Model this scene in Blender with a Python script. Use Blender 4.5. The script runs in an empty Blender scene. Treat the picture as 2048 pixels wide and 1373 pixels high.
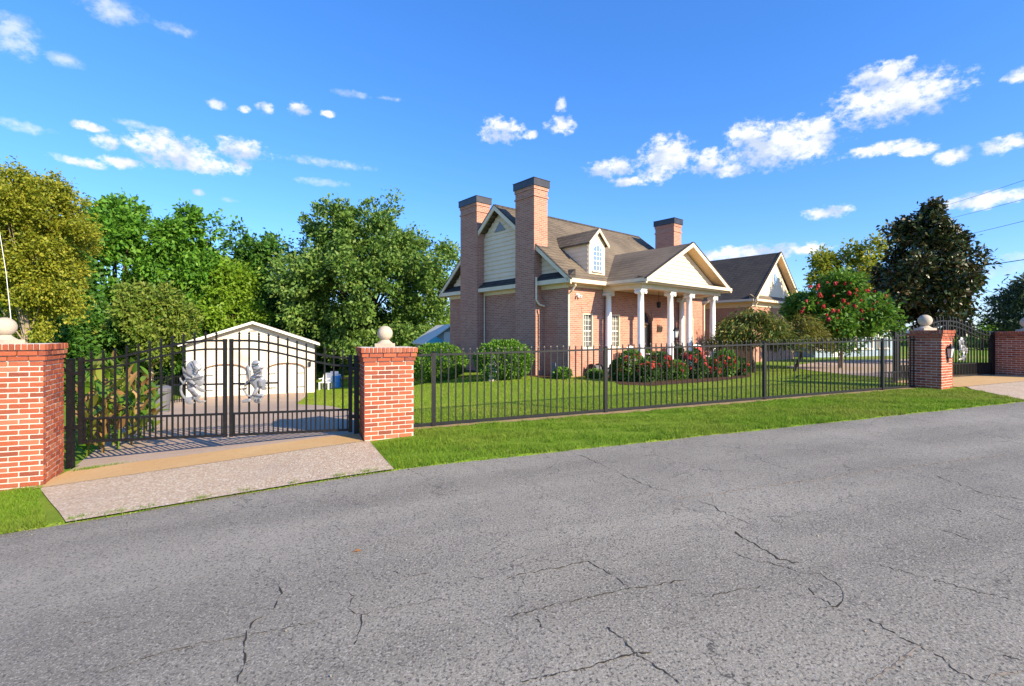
import bpy, bmesh, math, random
import numpy as np
from mathutils import Vector, Matrix
random.seed(7); RNG = np.random.default_rng(7)
scene = bpy.context.scene
COL = scene.collection
EYE = 1.5; F = 950.0; CX = 1024.0; HY = 670.0        # photograph: focal length and horizon in pixels

# ---------------------------------------------------------------- camera, sky, sun, exposure
cam = bpy.data.cameras.new('camera'); camo = bpy.data.objects.new('camera', cam); COL.objects.link(camo)
camo.location = (0, 0, EYE); camo.rotation_euler = (math.radians(90), 0, 0)
cam.sensor_width = 36; cam.lens = 36 * F / 2048; cam.shift_y = -(686.5 - HY) / 2048
cam.clip_start = 0.05; cam.clip_end = 3000
scene.camera = camo
SUN_EL = math.radians(27); SUN_H = (0.765, -0.645)
SUN_DIR = Vector((SUN_H[0]*math.cos(SUN_EL), SUN_H[1]*math.cos(SUN_EL), math.sin(SUN_EL))).normalized()
sl = bpy.data.lights.new('sun', 'SUN'); sl.energy = 3.9; sl.angle = math.radians(0.5); sl.color = (1.0, 0.85, 0.62)
so = bpy.data.objects.new('sun', sl); COL.objects.link(so)
so.rotation_euler = (-SUN_DIR).to_track_quat('-Z', 'Y').to_euler()
scene.view_settings.view_transform = 'Standard'; scene.view_settings.look = 'None'
scene.view_settings.gamma = 1; scene.view_settings.exposure = 1.33; scene.view_settings.use_curve_mapping = False
SKY_STRENGTH = 0.15

def build_world():
    w = bpy.data.worlds.new('World'); scene.world = w; w.use_nodes = True
    nt = w.node_tree; nt.nodes.clear(); N = nt.nodes.new; L = nt.links.new
    out = N('ShaderNodeOutputWorld'); bg = N('ShaderNodeBackground')
    sky = N('ShaderNodeTexSky'); sky.sky_type = 'NISHITA'; sky.sun_disc = False
    sky.sun_elevation = SUN_EL; sky.sun_rotation = math.atan2(SUN_H[0], SUN_H[1])
    sky.air_density = 1.0; sky.dust_density = 0.3; sky.ozone_density = 3.5; sky.altitude = 200
    hsv = N('ShaderNodeHueSaturation'); hsv.inputs['Saturation'].default_value = 1.2; hsv.inputs['Value'].default_value = 1.0
    gm = N('ShaderNodeGamma'); gm.inputs[1].default_value = 0.77; L(sky.outputs[0], gm.inputs[0])
    ti = N('ShaderNodeMix'); ti.data_type = 'RGBA'; ti.blend_type = 'MULTIPLY'; ti.inputs['Factor'].default_value = 1; ti.inputs['B'].default_value = (.74, .84, 1.13, 1); L(gm.outputs[0], ti.inputs['A'])
    L(ti.outputs['Result'], hsv.inputs['Color'])
    tc = N('ShaderNodeTexCoord')
    def math_(op, a, b=None, clamp=False):
        n = N('ShaderNodeMath'); n.operation = op; n.use_clamp = clamp
        for i, v in enumerate((a, b)):
            if v is None: continue
            if isinstance(v, (int, float)): n.inputs[i].default_value = v
            else: L(v, n.inputs[i])
        return n.outputs[0]
    sep = N('ShaderNodeSeparateXYZ'); L(tc.outputs['Generated'], sep.inputs[0])
    az = math_('ARCTAN2', sep.outputs[0], sep.outputs[1]); el = math_('ARCSINE', sep.outputs[2])
    mp = N('ShaderNodeMapping'); mp.inputs['Scale'].default_value = (1, 1, 1.45); L(tc.outputs['Generated'], mp.inputs[0])
    def noise(scale, det, rough, off=0):
        n = N('ShaderNodeTexNoise'); n.inputs['Scale'].default_value = scale; n.inputs['Detail'].default_value = det
        n.inputs['Roughness'].default_value = rough
        if off:
            m = N('ShaderNodeMapping'); m.inputs['Location'].default_value = (off, off*.7, off*1.3); L(mp.outputs[0], m.inputs[0]); L(m.outputs[0], n.inputs['Vector'])
        else: L(mp.outputs[0], n.inputs['Vector'])
        return n.outputs['Fac']
    n1 = noise(15, 6, 0.60)
    n1b = noise(15, 3, 0.55, -.018)
    n2 = noise(60, 5, 0.62, 2.3)
    comb = N('ShaderNodeCombineXYZ'); L(az, comb.inputs[0]); L(el, comb.inputs[1])
    # fair-weather clouds as (pixel x, pixel y, half width, half height, strength) turned to azimuth and elevation
    px = [(1797,195,150,52,1),(1765,148,75,26,1),(1870,180,55,30,1),(1560,292,125,48,1),(1640,275,40,40,1),(1500,270,50,34,1),(1335,312,55,40,1),(1310,350,35,22,1),
          (1418,325,38,28,1),(1225,337,58,19,1),(1255,364,40,10,1),(1455,343,46,14,1),(340,300,100,36,1),(385,325,80,21,1),(160,323,60,11,1),(245,326,50,13,1),
          (485,300,55,24,1),(482,333,22,17,1),(214,284,32,17,1),(177,253,42,12,1),(45,253,60,13,.5),(433,209,23,11,1),(488,219,15,9,1),(530,217,20,12,1),
          (598,218,24,14,1),(657,229,17,8,1),(1003,262,48,27,1),(1122,252,33,20,1),(1123,212,14,18,1),(1060,270,18,10,.9),(225,20,70,25,.5),(350,58,45,12,.35),
          (25,70,65,45,.4),(130,120,48,14,.4),(1658,424,54,15,1),(1765,298,85,13,.95),(1838,300,40,13,.9),(1905,312,44,17,1),(2015,290,65,19,1),(1970,400,110,17,.9),
          (2040,388,40,16,1),(1510,505,130,15,.9),(1420,512,50,11,.8),(1600,500,50,11,.8),(660,327,95,9,.2),(645,365,55,8,.25),
          (2040,150,40,17,.8),(2000,540,55,14,.5),(2030,515,40,10,.5),(300,256,75,8,.15),(700,188,40,8,.25),(780,198,30,5,.1),(398,385,16,7,.9),(460,400,20,5,.6)]
    blobs = []
    def azel(x, y):
        dx, dz = (x-CX)/F, (HY-y)/F
        return math.atan2(dx, 1.0), math.asin(dz/math.sqrt(dx*dx+1+dz*dz))
    for (x, y, rx, ry, st) in px:
        a0, e0 = azel(x, y); a1, _ = azel(x+rx, y); a2, _ = azel(x-rx, y); _, e1 = azel(x, y-ry); _, e2 = azel(x, y+ry)
        blobs.append((a0, e0, (a1-a2)/2*1.12, (e1-e2)/2*1.18, st))
    r = random.Random(3)
    for i in range(14):                                   # the same kind of clouds all round the sky
        a = r.uniform(0.95, 2*math.pi-0.95); a = a if a < math.pi else a-2*math.pi
        e = r.uniform(0.08, 0.7); s = r.uniform(0.05, 0.14)
        blobs.append((a, e, s, s*r.uniform(.2, .4), r.choice((1, 1, .6, .4))))
    def nearest(sel):                                     # squared distance to the nearest cloud, in cloud radii
        near = None
        for (a0, e0, ra, re, st) in sel:
            d = N('ShaderNodeVectorMath'); d.operation = 'MULTIPLY_ADD'; L(comb.outputs[0], d.inputs[0]); d.inputs[1].default_value = (1/ra, 1/re, 0); d.inputs[2].default_value = (-a0/ra, -e0/re, math.sqrt(1-st)*.35)
            q = N('ShaderNodeVectorMath'); q.operation = 'DOT_PRODUCT'; L(d.outputs[0], q.inputs[0]); L(d.outputs[0], q.inputs[1])
            near = q.outputs['Value'] if near is None else math_('MINIMUM', near, q.outputs['Value'])
        return near
    near = nearest([q for q in blobs if q[4] > .75]); thin = nearest([q for q in blobs if q[4] <= .75])
    base = None                                           # grey undersides of the big clouds
    for (a0, e0, ra, re, st) in [q for q in blobs if q[2]*q[3] > .0009 and q[4] == 1]:
        d = N('ShaderNodeVectorMath'); d.operation = 'MULTIPLY_ADD'; L(comb.outputs[0], d.inputs[0]); d.inputs[1].default_value = (1/(ra*.95), 1/(re*.62), 0); d.inputs[2].default_value = (-a0/(ra*.95), -(e0-re*.55)/(re*.62), 0)
        q = N('ShaderNodeVectorMath'); q.operation = 'DOT_PRODUCT'; L(d.outputs[0], q.inputs[0]); L(d.outputs[0], q.inputs[1])
        base = q.outputs['Value'] if base is None else math_('MINIMUM', base, q.outputs['Value'])
    puff = math_('ADD', math_('MULTIPLY', math_('SUBTRACT', n1, 0.5), 1.5), math_('MULTIPLY', math_('SUBTRACT', n2, 0.5), 3.7))
    def cover(dist, gain, lo, hi, amt):
        body = math_('MULTIPLY', math_('SUBTRACT', 0.80, math_('MINIMUM', dist, 2.6)), gain)
        mr = N('ShaderNodeMapRange'); mr.interpolation_type = 'SMOOTHSTEP'; L(math_('ADD', body, puff), mr.inputs[0]); mr.inputs[1].default_value = lo; mr.inputs[2].default_value = hi; mr.inputs[4].default_value = amt
        return mr.outputs[0]
    veil = math_('MAXIMUM', cover(near, 1.45, -.2, 1.35, 1.0), cover(thin, 1.3, -.4, 1.8, .55))
    em = math_('MULTIPLY', math_('SUBTRACT', n1b, n1), 4.0)
    un = math_('MULTIPLY', math_('SUBTRACT', 1.15, math_('MINIMUM', base, 1.15)), .8)
    sh = N('ShaderNodeMapRange'); L(math_('ADD', em, un), sh.inputs[0]); sh.inputs[1].default_value = -.25; sh.inputs[2].default_value = .70
    cl = N('ShaderNodeMix'); cl.data_type = 'RGBA'; L(sh.outputs[0], cl.inputs['Factor'])
    cl.inputs['A'].default_value = (3.15, 3.15, 3.2, 1); cl.inputs['B'].default_value = (1.75, 2.05, 2.6, 1)
    mx = N('ShaderNodeMix'); mx.data_type = 'RGBA'; L(veil, mx.inputs['Factor']); L(hsv.outputs[0], mx.inputs['A']); L(cl.outputs['Result'], mx.inputs['B'])
    L(mx.outputs['Result'], bg.inputs['Color']); bg.inputs['Strength'].default_value = SKY_STRENGTH
    L(bg.outputs[0], out.inputs[0])
build_world()

# ---------------------------------------------------------------- frames and ground height
TD = Vector((0.9455, 0.3256)); ND = Vector((-0.3256, 0.9455)); F0 = Vector((-1.55, 7.58))
def tn(t, n): return (F0.x + TD.x*t + ND.x*n, F0.y + TD.y*t + ND.y*n)       # along the fence, behind the fence
def to_tn(x, y): dx, dy = x-F0.x, y-F0.y; return dx*TD.x+dy*TD.y, dx*ND.x+dy*ND.y
def ss(x): x = np.clip(x, 0, 1); return x*x*(3-2*x)
def prof(t):
    t = np.asarray(t, float); a = 0
    for o in (-.8, -.4, 0, .4, .8): a = a + np.interp(t+o, [-60, -9, -.6, 20, 60], [-.67, -.67, 0, .37, .37])
    return a/5
def hgt(t, n):
    t = np.asarray(t, float); n = np.asarray(n, float)
    f = 1-ss(n/10)
    z = prof(t)*f + 0.06*(1-f) - 1.5*ss((4.5-t)/7)*ss(n/17) + 0.25*ss((n-25)/30)*ss((t-5)/10)
    return z
def H_xy(x, y): t, n = to_tn(x, y); return float(hgt(t, n))
def unproj(px_, py_, dz=0.0):
    """pixel -> point on the ground"""
    y = 10.0
    for _ in range(60):
        x = (px_-CX)/F*y; z = H_xy(x, y)+dz; y = 0.5*y + 0.5*(EYE-z)*F/(py_-HY)
    x = (px_-CX)/F*y; return x, y, H_xy(x, y)
def atd(px_, y): return (px_-CX)/F*y
U = Vector((0.7657, 0.6432)); V = Vector((-0.6432, 0.7657)); C0 = Vector((1.892, 15.9))
def HS(s, q, z): return (C0.x+U.x*s+V.x*q, C0.y+U.y*s+V.y*q, z)              # house frame

# ---------------------------------------------------------------- materials
MATS = {}
def mk(name, base, rough=0.8, spec=0.3, var=None, bump=None, metal=0.0, coord='pos', islands=None, rand=None, transl=0.0, fine=None):
    m = bpy.data.materials.new(name); m.use_nodes = True; nt = m.node_tree; b = nt.nodes['Principled BSDF']
    N = nt.nodes.new; L = nt.links.new
    b.inputs['Roughness'].default_value = rough; b.inputs['Specular IOR Level'].default_value = spec; b.inputs['Metallic'].default_value = metal
    if coord == 'pos': src = N('ShaderNodeNewGeometry').outputs['Position']
    else: src = N('ShaderNodeTexCoord').outputs['Object']
    col = None
    def noise(sc, det=4):
        n = N('ShaderNodeTexNoise'); n.inputs['Scale'].default_value = sc; n.inputs['Detail'].default_value = det; L(src, n.inputs['Vector']); return n.outputs['Fac']
    rgb = N('ShaderNodeRGB'); rgb.outputs[0].default_value = (*base, 1); col = rgb.outputs[0]
    def mixto(fac, c2, mode='MIX'):
        nonlocal col
        x = N('ShaderNodeMix'); x.data_type = 'RGBA'; x.blend_type = mode; L(fac, x.inputs['Factor']); L(col, x.inputs['A']); x.inputs['B'].default_value = (*c2, 1); col = x.outputs['Result']
    def ramp(f, lo, hi):
        r = N('ShaderNodeMapRange'); r.inputs[1].default_value = lo; r.inputs[2].default_value = hi; L(f, r.inputs[0]); return r.outputs[0]
    if islands:                                  # a list of colours, one drawn for each leaf
        g = N('ShaderNodeNewGeometry'); cr = N('ShaderNodeValToRGB'); L(g.outputs['Random Per Island'], cr.inputs[0])
        e = cr.color_ramp.elements; e[0].position = 0; e[1].position = 1; e[0].color = (*islands[0], 1); e[1].color = (*islands[-1], 1)
        for i, c in enumerate(islands[1:-1]): x = e.new((i+1)/(len(islands)-1)); x.color = (*c, 1)
        col = cr.outputs[0]
    if rand:
        g = N('ShaderNodeObjectInfo'); cr = N('ShaderNodeValToRGB'); L(g.outputs['Random'], cr.inputs[0])
        e = cr.color_ramp.elements; e[0].position = 0; e[1].position = 1; e[0].color = (*rand[0], 1); e[1].color = (*rand[-1], 1)
        for i, c in enumerate(rand[1:-1]): x = e.new((i+1)/(len(rand)-1)); x.color = (*c, 1)
        col = cr.outputs[0]
    if var:
        for (sc, lo, hi, c2, amt) in var:
            f = ramp(noise(sc), lo, hi); k = N('ShaderNodeMath'); k.operation = 'MULTIPLY'; L(f, k.inputs[0]); k.inputs[1].default_value = amt; k.use_clamp = True
            mixto(k.outputs[0], c2)
    L(col, b.inputs['Base Color'])
    if bump:
        bp = N('ShaderNodeBump'); bp.inputs['Strength'].default_value = bump[1]; bp.inputs['Distance'].default_value = bump[2] if len(bump) > 2 else 0.01
        L(noise(bump[0], 5), bp.inputs['Height']); L(bp.outputs[0], b.inputs['Normal'])
    if transl:
        t = N('ShaderNodeBsdfTranslucent'); L(col, t.inputs[0]); ms = N('ShaderNodeMixShader'); ms.inputs[0].default_value = transl
        L(b.outputs[0], ms.inputs[1]); L(t.outputs[0], ms.inputs[2]); L(ms.outputs[0], nt.nodes['Material Output'].inputs[0])
    MATS[name] = m; return m

def mk_brickwall(name, c1, c2, mortar, row, length, scale_dir, msize=0.09, roof=False, rough=.85, patches=None, zmul=1.0):
    """courses laid over a wall: horizontal coordinate along scale_dir, vertical coordinate z"""
    m = bpy.data.materials.new(name); m.use_nodes = True; nt = m.node_tree; b = nt.nodes['Principled BSDF']; N = nt.nodes.new; L = nt.links.new
    b.inputs['Roughness'].default_value = rough; b.inputs['Specular IOR Level'].default_value = .2
    g = N('ShaderNodeNewGeometry'); d = N('ShaderNodeVectorMath'); d.operation = 'DOT_PRODUCT'; L(g.outputs['Position'], d.inputs[0]); d.inputs[1].default_value = (scale_dir[0], scale_dir[1], 0)
    s = N('ShaderNodeSeparateXYZ'); L(g.outputs['Position'], s.inputs[0])
    zz = N('ShaderNodeMath'); zz.operation = 'MULTIPLY'; L(s.outputs[2], zz.inputs[0]); zz.inputs[1].default_value = zmul
    c = N('ShaderNodeCombineXYZ'); L(d.outputs['Value'], c.inputs[0]); L(zz.outputs[0], c.inputs[1])
    br = N('ShaderNodeTexBrick'); L(c.outputs[0], br.inputs['Vector']); br.inputs['Scale'].default_value = 1.0
    br.inputs['Brick Width'].default_value = length; br.inputs['Row Height'].default_value = row; br.inputs['Mortar Size'].default_value = row*msize
    br.inputs['Color1'].default_value = (*c1, 1); br.inputs['Color2'].default_value = (*c2, 1); br.inputs['Mortar'].default_value = (*mortar, 1); br.inputs['Bias'].default_value = 0.0
    col = br.outputs['Color']
    for (sc, lo, hi, cc, amt) in (patches or []):
        n = N('ShaderNodeTexNoise'); n.inputs['Scale'].default_value = sc; n.inputs['Detail'].default_value = 5; L(g.outputs['Position'], n.inputs['Vector'])
        r = N('ShaderNodeMapRange'); r.inputs[1].default_value = lo; r.inputs[2].default_value = hi; r.inputs[4].default_value = amt; L(n.outputs['Fac'], r.inputs[0])
        x = N('ShaderNodeMix'); x.data_type = 'RGBA'; L(r.outputs[0], x.inputs['Factor']); L(col, x.inputs['A']); x.inputs['B'].default_value = (*cc, 1); col = x.outputs['Result']
    L(col, b.inputs['Base Color'])
    bp = N('ShaderNodeBump'); bp.inputs['Strength'].default_value = .6; bp.inputs['Distance'].default_value = .01; bp.invert = True
    L(br.outputs['Fac'], bp.inputs['Height']); L(bp.outputs[0], b.inputs['Normal'])
    MATS[name] = m; return m

UV = (U.x+V.x, U.y+V.y)
mk_brickwall('house_brick', (.47, .213, .142), (.36, .143, .095), (.47, .34, .27), .066, .21, UV, .13, patches=[(0.9, .55, .75, (.30, .10, .06), .45), (2.5, .6, .8, (.46, .32, .24), .5)])
mk_brickwall('shingle', (.175, .138, .098), (.12, .095, .068), (.055, .045, .036), .12, .24, UV, .10, patches=[(.5, .45, .7, (.225, .18, .125), .6), (6, .5, .8, (.09, .072, .055), .5), (1.7, .55, .75, (.10, .085, .065), .5)])
mk_brickwall('shingle_dark', (.075, .066, .057), (.05, .045, .04), (.02, .02, .02), .12, .24, UV, .10, patches=[(.5, .45, .7, (.08, .068, .055), .5), (6, .5, .8, (.03, .03, .03), .4)])
mk('pillar_brick', (.4, .12, .06), .85, .25, coord='obj', rand=[(.32, .078, .036), (.38, .098, .043), (.28, .066, .034), (.41, .125, .06), (.34, .083, .038), (.20, .055, .034), (.36, .092, .042), (.43, .16, .09), (.30, .07, .032)],
   var=[(9, .6, .8, (.6, .42, .33), .5), (30, .5, .75, (.26, .07, .04), .45)], bump=(60, .5, .004))
mk('pillar_brick_dark', (.25, .06, .045), .85, .25, coord='obj', rand=[(.30, .065, .045), (.24, .05, .04), (.36, .085, .055), (.20, .05, .045), (.33, .08, .05)],
   var=[(9, .62, .8, (.5, .34, .28), .4), (30, .5, .75, (.15, .04, .03), .5)], bump=(60, .5, .004))
mk('mortar', (.62, .55, .48), .95, .1, var=[(14, .4, .7, (.5, .42, .36), .6)], bump=(90, .5, .004))
mk('cast_stone', (.43, .36, .28), .9, .2, var=[(7, .4, .7, (.38, .32, .25), .7), (60, .5, .7, (.6, .53, .44), .5)], bump=(50, .4, .004))
mk('black_metal', (.006, .006, .007), .5, .3, var=[(20, .5, .7, (.014, .014, .015), .7)])
mk('fence_metal', (.010, .010, .011), .45, .35, var=[(25, .5, .75, (.025, .025, .027), .7)])
mk('silver_metal', (.30, .305, .32), .45, .5, metal=.5, var=[(14, .45, .7, (.20, .205, .22), .7)], bump=(16, .5, .012))
mk('engraved_line', (.06, .06, .065), .6)
mk('cream_trim', (.76, .62, .45), .6, .35, var=[(3, .45, .7, (.64, .52, .36), .6)])
mk('cream_siding', (.80, .63, .44), .65, .3, var=[(3, .4, .7, (.72, .56, .39), .6), (.8, .5, .7, (.82, .67, .49), .6)])
mk('white_trim', (.80, .77, .70), .5, .4)
mk('column_white', (.82, .81, .80), .45, .4, var=[(6, .5, .75, (.74, .73, .72), .6)])
mk('soffit', (.70, .50, .29), .7, .2)
mk('chimney_cap', (.028, .028, .032), .4, .5, var=[(5, .45, .7, (.05, .05, .055), .7)])
mk('glass', (.035, .045, .06), .06, .8)
mk('glass_curtain', (.16, .17, .16), .12, .7, var=[(5, .45, .6, (.07, .08, .08), .9)])
mk('glass_sky', (.16, .25, .36), .06, .9)
mk('door_wood', (.20, .12, .045), .5, .4, var=[(12, .4, .7, (.10, .055, .02), .7)])
mk('dark_wood', (.05, .03, .02), .5, .4)
mk('garage_wall', (.66, .59, .48), .85, .2, var=[(1.6, .5, .72, (.48, .37, .26), .6), (.7, .45, .7, (.70, .66, .58), .7)], bump=(12, .3, .01))
mk('garage_door', (.68, .64, .56), .7, .3, var=[(2.2, .5, .75, (.52, .44, .34), .6)])
mk('garage_roof', (.30, .26, .22), .8, .2)
mk('rust_trim', (.25, .12, .06), .7, .2)
mk('lawn', (.15, .25, .02), .95, .1, var=[(.5, .4, .65, (.20, .28, .025), .7), (5, .45, .7, (.09, .18, .015), .6), (.18, .5, .65, (.26, .27, .05), .6)], bump=(40, .8, .03))
mk('grass_blade', (.1, .25, .02), .65, .25, islands=[(.08, .17, .01), (.14, .27, .015), (.20, .34, .025), (.16, .30, .018), (.28, .36, .045), (.11, .22, .012)], transl=.4, var=[(.55, .48, .68, (.30, .30, .06), .55), (2.2, .5, .72, (.09, .20, .012), .55), (7, .62, .75, (.34, .28, .10), .5)])
mk('lawn_blade', (.2, .3, .02), .7, .25, islands=[(.18, .28, .018), (.22, .33, .022), (.28, .39, .032), (.24, .35, .025), (.34, .40, .055), (.18, .27, .018)], transl=.4, var=[(.4, .48, .68, (.36, .35, .08), .5), (1.6, .5, .72, (.15, .25, .018), .5)])
mk('dirt', (.36, .25, .13), .95, .1, var=[(9, .4, .7, (.22, .15, .08), .8), (60, .5, .7, (.46, .34, .2), .6)], bump=(30, .8, .02))
mk('tan_strip', (.52, .335, .155), .92, .15, var=[(1.2, .4, .7, (.58, .40, .21), .7), (14, .55, .75, (.40, .24, .11), .5), (120, .58, .72, (.20, .12, .06), .6)], bump=(70, .5, .006))
mk('drive_concrete', (.40, .295, .215), .9, .2, var=[(1.0, .4, .7, (.46, .36, .27), .7), (10, .5, .75, (.31, .225, .165), .5)], bump=(60, .4, .005))
mk('path_seam', (.16, .11, .08), .9, .1)
mk('mulch', (.10, .055, .03), .95, .1, var=[(14, .4, .7, (.05, .03, .018), .8)], bump=(25, .9, .03))
mk('wire_black', (.015, .015, .017), .5)
mk('bark', (.10, .075, .055), .95, .1, var=[(10, .4, .7, (.05, .038, .03), .7)], bump=(22, .8, .02))
mk('bark_pale', (.34, .28, .21), .95, .1, var=[(8, .4, .7, (.18, .14, .10), .8)], bump=(22, .8, .02))
mk('bark_dark', (.03, .025, .02), .95, .1)
def leafmat(name, cols, tr=.3, rough=.55, spec=.35): mk(name, cols[0], rough, spec, islands=cols, transl=tr)
leafmat('leaf_yellow', [(.20, .25, .02), (.34, .34, .025), (.15, .21, .018), (.42, .39, .04), (.26, .29, .022), (.13, .19, .018)], .4)
leafmat('leaf_green', [(0.072, 0.204, 0.02), (0.126, 0.306, 0.024), (0.054, 0.153, 0.017), (0.18, 0.357, 0.031), (0.099, 0.255, 0.02)], .35)
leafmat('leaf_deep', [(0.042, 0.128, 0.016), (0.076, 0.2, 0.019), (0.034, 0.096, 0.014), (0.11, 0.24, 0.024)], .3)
leafmat('leaf_bright', [(0.172, 0.324, 0.016), (0.243, 0.392, 0.02), (0.114, 0.243, 0.016), (0.286, 0.405, 0.041), (0.143, 0.284, 0.014)], .45)
leafmat('leaf_olive', [(.14, .23, .025), (.20, .27, .035), (.09, .17, .02), (.26, .29, .05), (.12, .21, .02)], .35)
leafmat('leaf_oak', [(0.093, 0.201, 0.032), (0.158, 0.271, 0.044), (0.065, 0.149, 0.026), (0.213, 0.298, 0.061), (0.111, 0.228, 0.032)], .32)
leafmat('leaf_magnolia', [(.022, .045, .012), (.035, .062, .016), (.06, .075, .02), (.11, .06, .02), (.028, .05, .014), (.045, .075, .018), (.08, .045, .016)], .08, .42, .45)
leafmat('leaf_myrtle', [(0.061, 0.174, 0.017), (0.108, 0.246, 0.023), (0.169, 0.29, 0.032), (0.046, 0.123, 0.017), (0.131, 0.261, 0.023)], .35)
leafmat('leaf_maple', [(0.064, 0.128, 0.016), (0.107, 0.162, 0.022), (0.043, 0.088, 0.014), (0.157, 0.162, 0.024), (0.229, 0.135, 0.024)], .3)
leafmat('leaf_weeping', [(.11, .14, .018), (.15, .16, .02), (.19, .16, .028), (.09, .12, .016), (.22, .15, .035)], .35)
leafmat('leaf_shrub', [(0.08, 0.195, 0.018), (0.127, 0.27, 0.021), (0.056, 0.135, 0.015), (0.175, 0.33, 0.027)], .3)
leafmat('leaf_bed', [(0.036, 0.101, 0.016), (0.064, 0.149, 0.022), (0.029, 0.068, 0.014), (0.1, 0.189, 0.027)], .25)
leafmat('leaf_far', [(0.064, 0.102, 0.06), (0.089, 0.132, 0.072), (0.045, 0.078, 0.048), (0.108, 0.15, 0.072)], .25)
mk('canna_leaf', (.1, .2, .02), .45, .4, rand=[(.08, .19, .012), (.14, .25, .015), (.05, .13, .012), (.24, .24, .03), (.19, .27, .02), (.30, .17, .05), (.10, .22, .015)], transl=.35)
mk('canna_dry', (.32, .19, .07), .8, .2, rand=[(.34, .2, .07), (.24, .12, .04), (.40, .27, .11)], transl=.2)
mk('red_flower', (.55, .02, .025), .6, .3, rand=[(.48, .018, .03), (.38, .012, .015), (.50, .06, .03), (.42, .015, .05)], transl=.25)
mk('red_paint', (.48, .03, .025), .5, .4); mk('terracotta', (.36, .10, .06), .8, .2); mk('white_plastic', (.8, .8, .8), .4, .4)
mk('blue_plastic', (.06, .25, .55), .4, .4); mk('pale_blue_shaded', (.26, .33, .40), .7, .3, var=[(2, .45, .7, (.20, .27, .34), .6)])  # neighbour's wall: shade is put into the blue by darkening its base colour
mk('teal_roof', (.10, .36, .33), .6, .3); mk('sage_wall', (.34, .40, .38), .8, .2); mk('grey_plastic', (.12, .12, .13), .5, .4)
mk('lamp_glass', (.55, .55, .52), .2, .5); mk('grey_box', (.22, .23, .24), .5, .5)

def mk_asphalt():
    m = bpy.data.materials.new('asphalt'); m.use_nodes = True; nt = m.node_tree; b = nt.nodes['Principled BSDF']; N = nt.nodes.new; L = nt.links.new
    b.inputs['Roughness'].default_value = .88; b.inputs['Specular IOR Level'].default_value = .3
    g = N('ShaderNodeNewGeometry')
    def noise(sc, det=4, vec=None, ro=.55):
        n = N('ShaderNodeTexNoise'); n.inputs['Scale'].default_value = sc; n.inputs['Detail'].default_value = det; n.inputs['Roughness'].default_value = ro; L(vec or g.outputs['Position'], n.inputs['Vector']); return n.outputs['Fac']
    def rg(f, lo, hi, a=0., b_=1.):
        r = N('ShaderNodeMapRange'); L(f, r.inputs[0]); r.inputs[1].default_value = lo; r.inputs[2].default_value = hi; r.inputs[3].default_value = a; r.inputs[4].default_value = b_; return r.outputs[0]
    col = None
    def mix(fac, a, bb):
        x = N('ShaderNodeMix'); x.data_type = 'RGBA'; L(fac, x.inputs['Factor'])
        for nm, v in (('A', a), ('B', bb)):
            if isinstance(v, tuple): x.inputs[nm].default_value = (*v, 1)
            else: L(v, x.inputs[nm])
        return x.outputs['Result']
    # worn tracks run along the road
    rot = N('ShaderNodeMapping'); rot.vector_type = 'POINT'; rot.inputs['Rotation'].default_value = (0, 0, -math.atan2(TD.y, TD.x)); L(g.outputs['Position'], rot.inputs[0])
    st = N('ShaderNodeMapping'); st.inputs['Scale'].default_value = (.12, .9, 1); L(rot.outputs[0], st.inputs[0])
    col = mix(rg(noise(1.0, 4, st.outputs[0]), .38, .64), (.168, .156, .127), (.28, .26, .212))
    col = mix(rg(noise(.7, 5), .5, .72, 0, .6), col, (.305, .284, .235))
    col = mix(rg(noise(3.5, 5), .55, .75, 0, .5), col, (.14, .132, .12))
    col = mix(rg(noise(85, 3, None, .7), .52, .62, 0, .9), col, (.37, .345, .295))
    col = mix(rg(noise(60, 3, None, .7), .53, .63, 0, .95), col, (.075, .07, .062))
    vo = N('ShaderNodeTexVoronoi'); vo.inputs['Scale'].default_value = 70; L(g.outputs['Position'], vo.inputs['Vector'])
    col = mix(rg(vo.outputs['Distance'], .16, .06, 0, .55), col, (.42, .40, .37))
    nd = N('ShaderNodeTexNoise'); nd.inputs['Scale'].default_value = 5; nd.inputs['Detail'].default_value = 6; L(g.outputs['Position'], nd.inputs['Vector'])
    wv = N('ShaderNodeVectorMath'); wv.operation = 'MULTIPLY_ADD'; L(nd.outputs['Color'], wv.inputs[0]); wv.inputs[1].default_value = (.55, .55, 0); L(g.outputs['Position'], wv.inputs[2])
    for sc, wd, am, mlo, mhi in ((.9, .007, .8, .42, .54), (3.0, .016, .6, .50, .60)):
        ve = N('ShaderNodeTexVoronoi'); ve.feature = 'DISTANCE_TO_EDGE'; ve.voronoi_dimensions = '2D'; ve.inputs['Scale'].default_value = sc; L(wv.outputs[0], ve.inputs['Vector'])
        f = N('ShaderNodeMath'); f.operation = 'MULTIPLY'; L(rg(ve.outputs['Distance'], wd, wd*.25, 0, am), f.inputs[0]); L(rg(noise(.55 if sc < 2 else .8, 3), mlo, mhi), f.inputs[1])
        col = mix(f.outputs[0], col, (.05, .047, .043))
    L(col, b.inputs['Base Color'])
    ad = N('ShaderNodeMath'); L(noise(105, 5, None, .8), ad.inputs[0]); L(vo.outputs['Distance'], ad.inputs[1])
    bp = N('ShaderNodeBump'); bp.inputs['Strength'].default_value = .5; bp.inputs['Distance'].default_value = .0035; L(ad.outputs[0], bp.inputs['Height']); L(bp.outputs[0], b.inputs['Normal'])
    MATS['asphalt'] = m
mk_asphalt()
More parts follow.
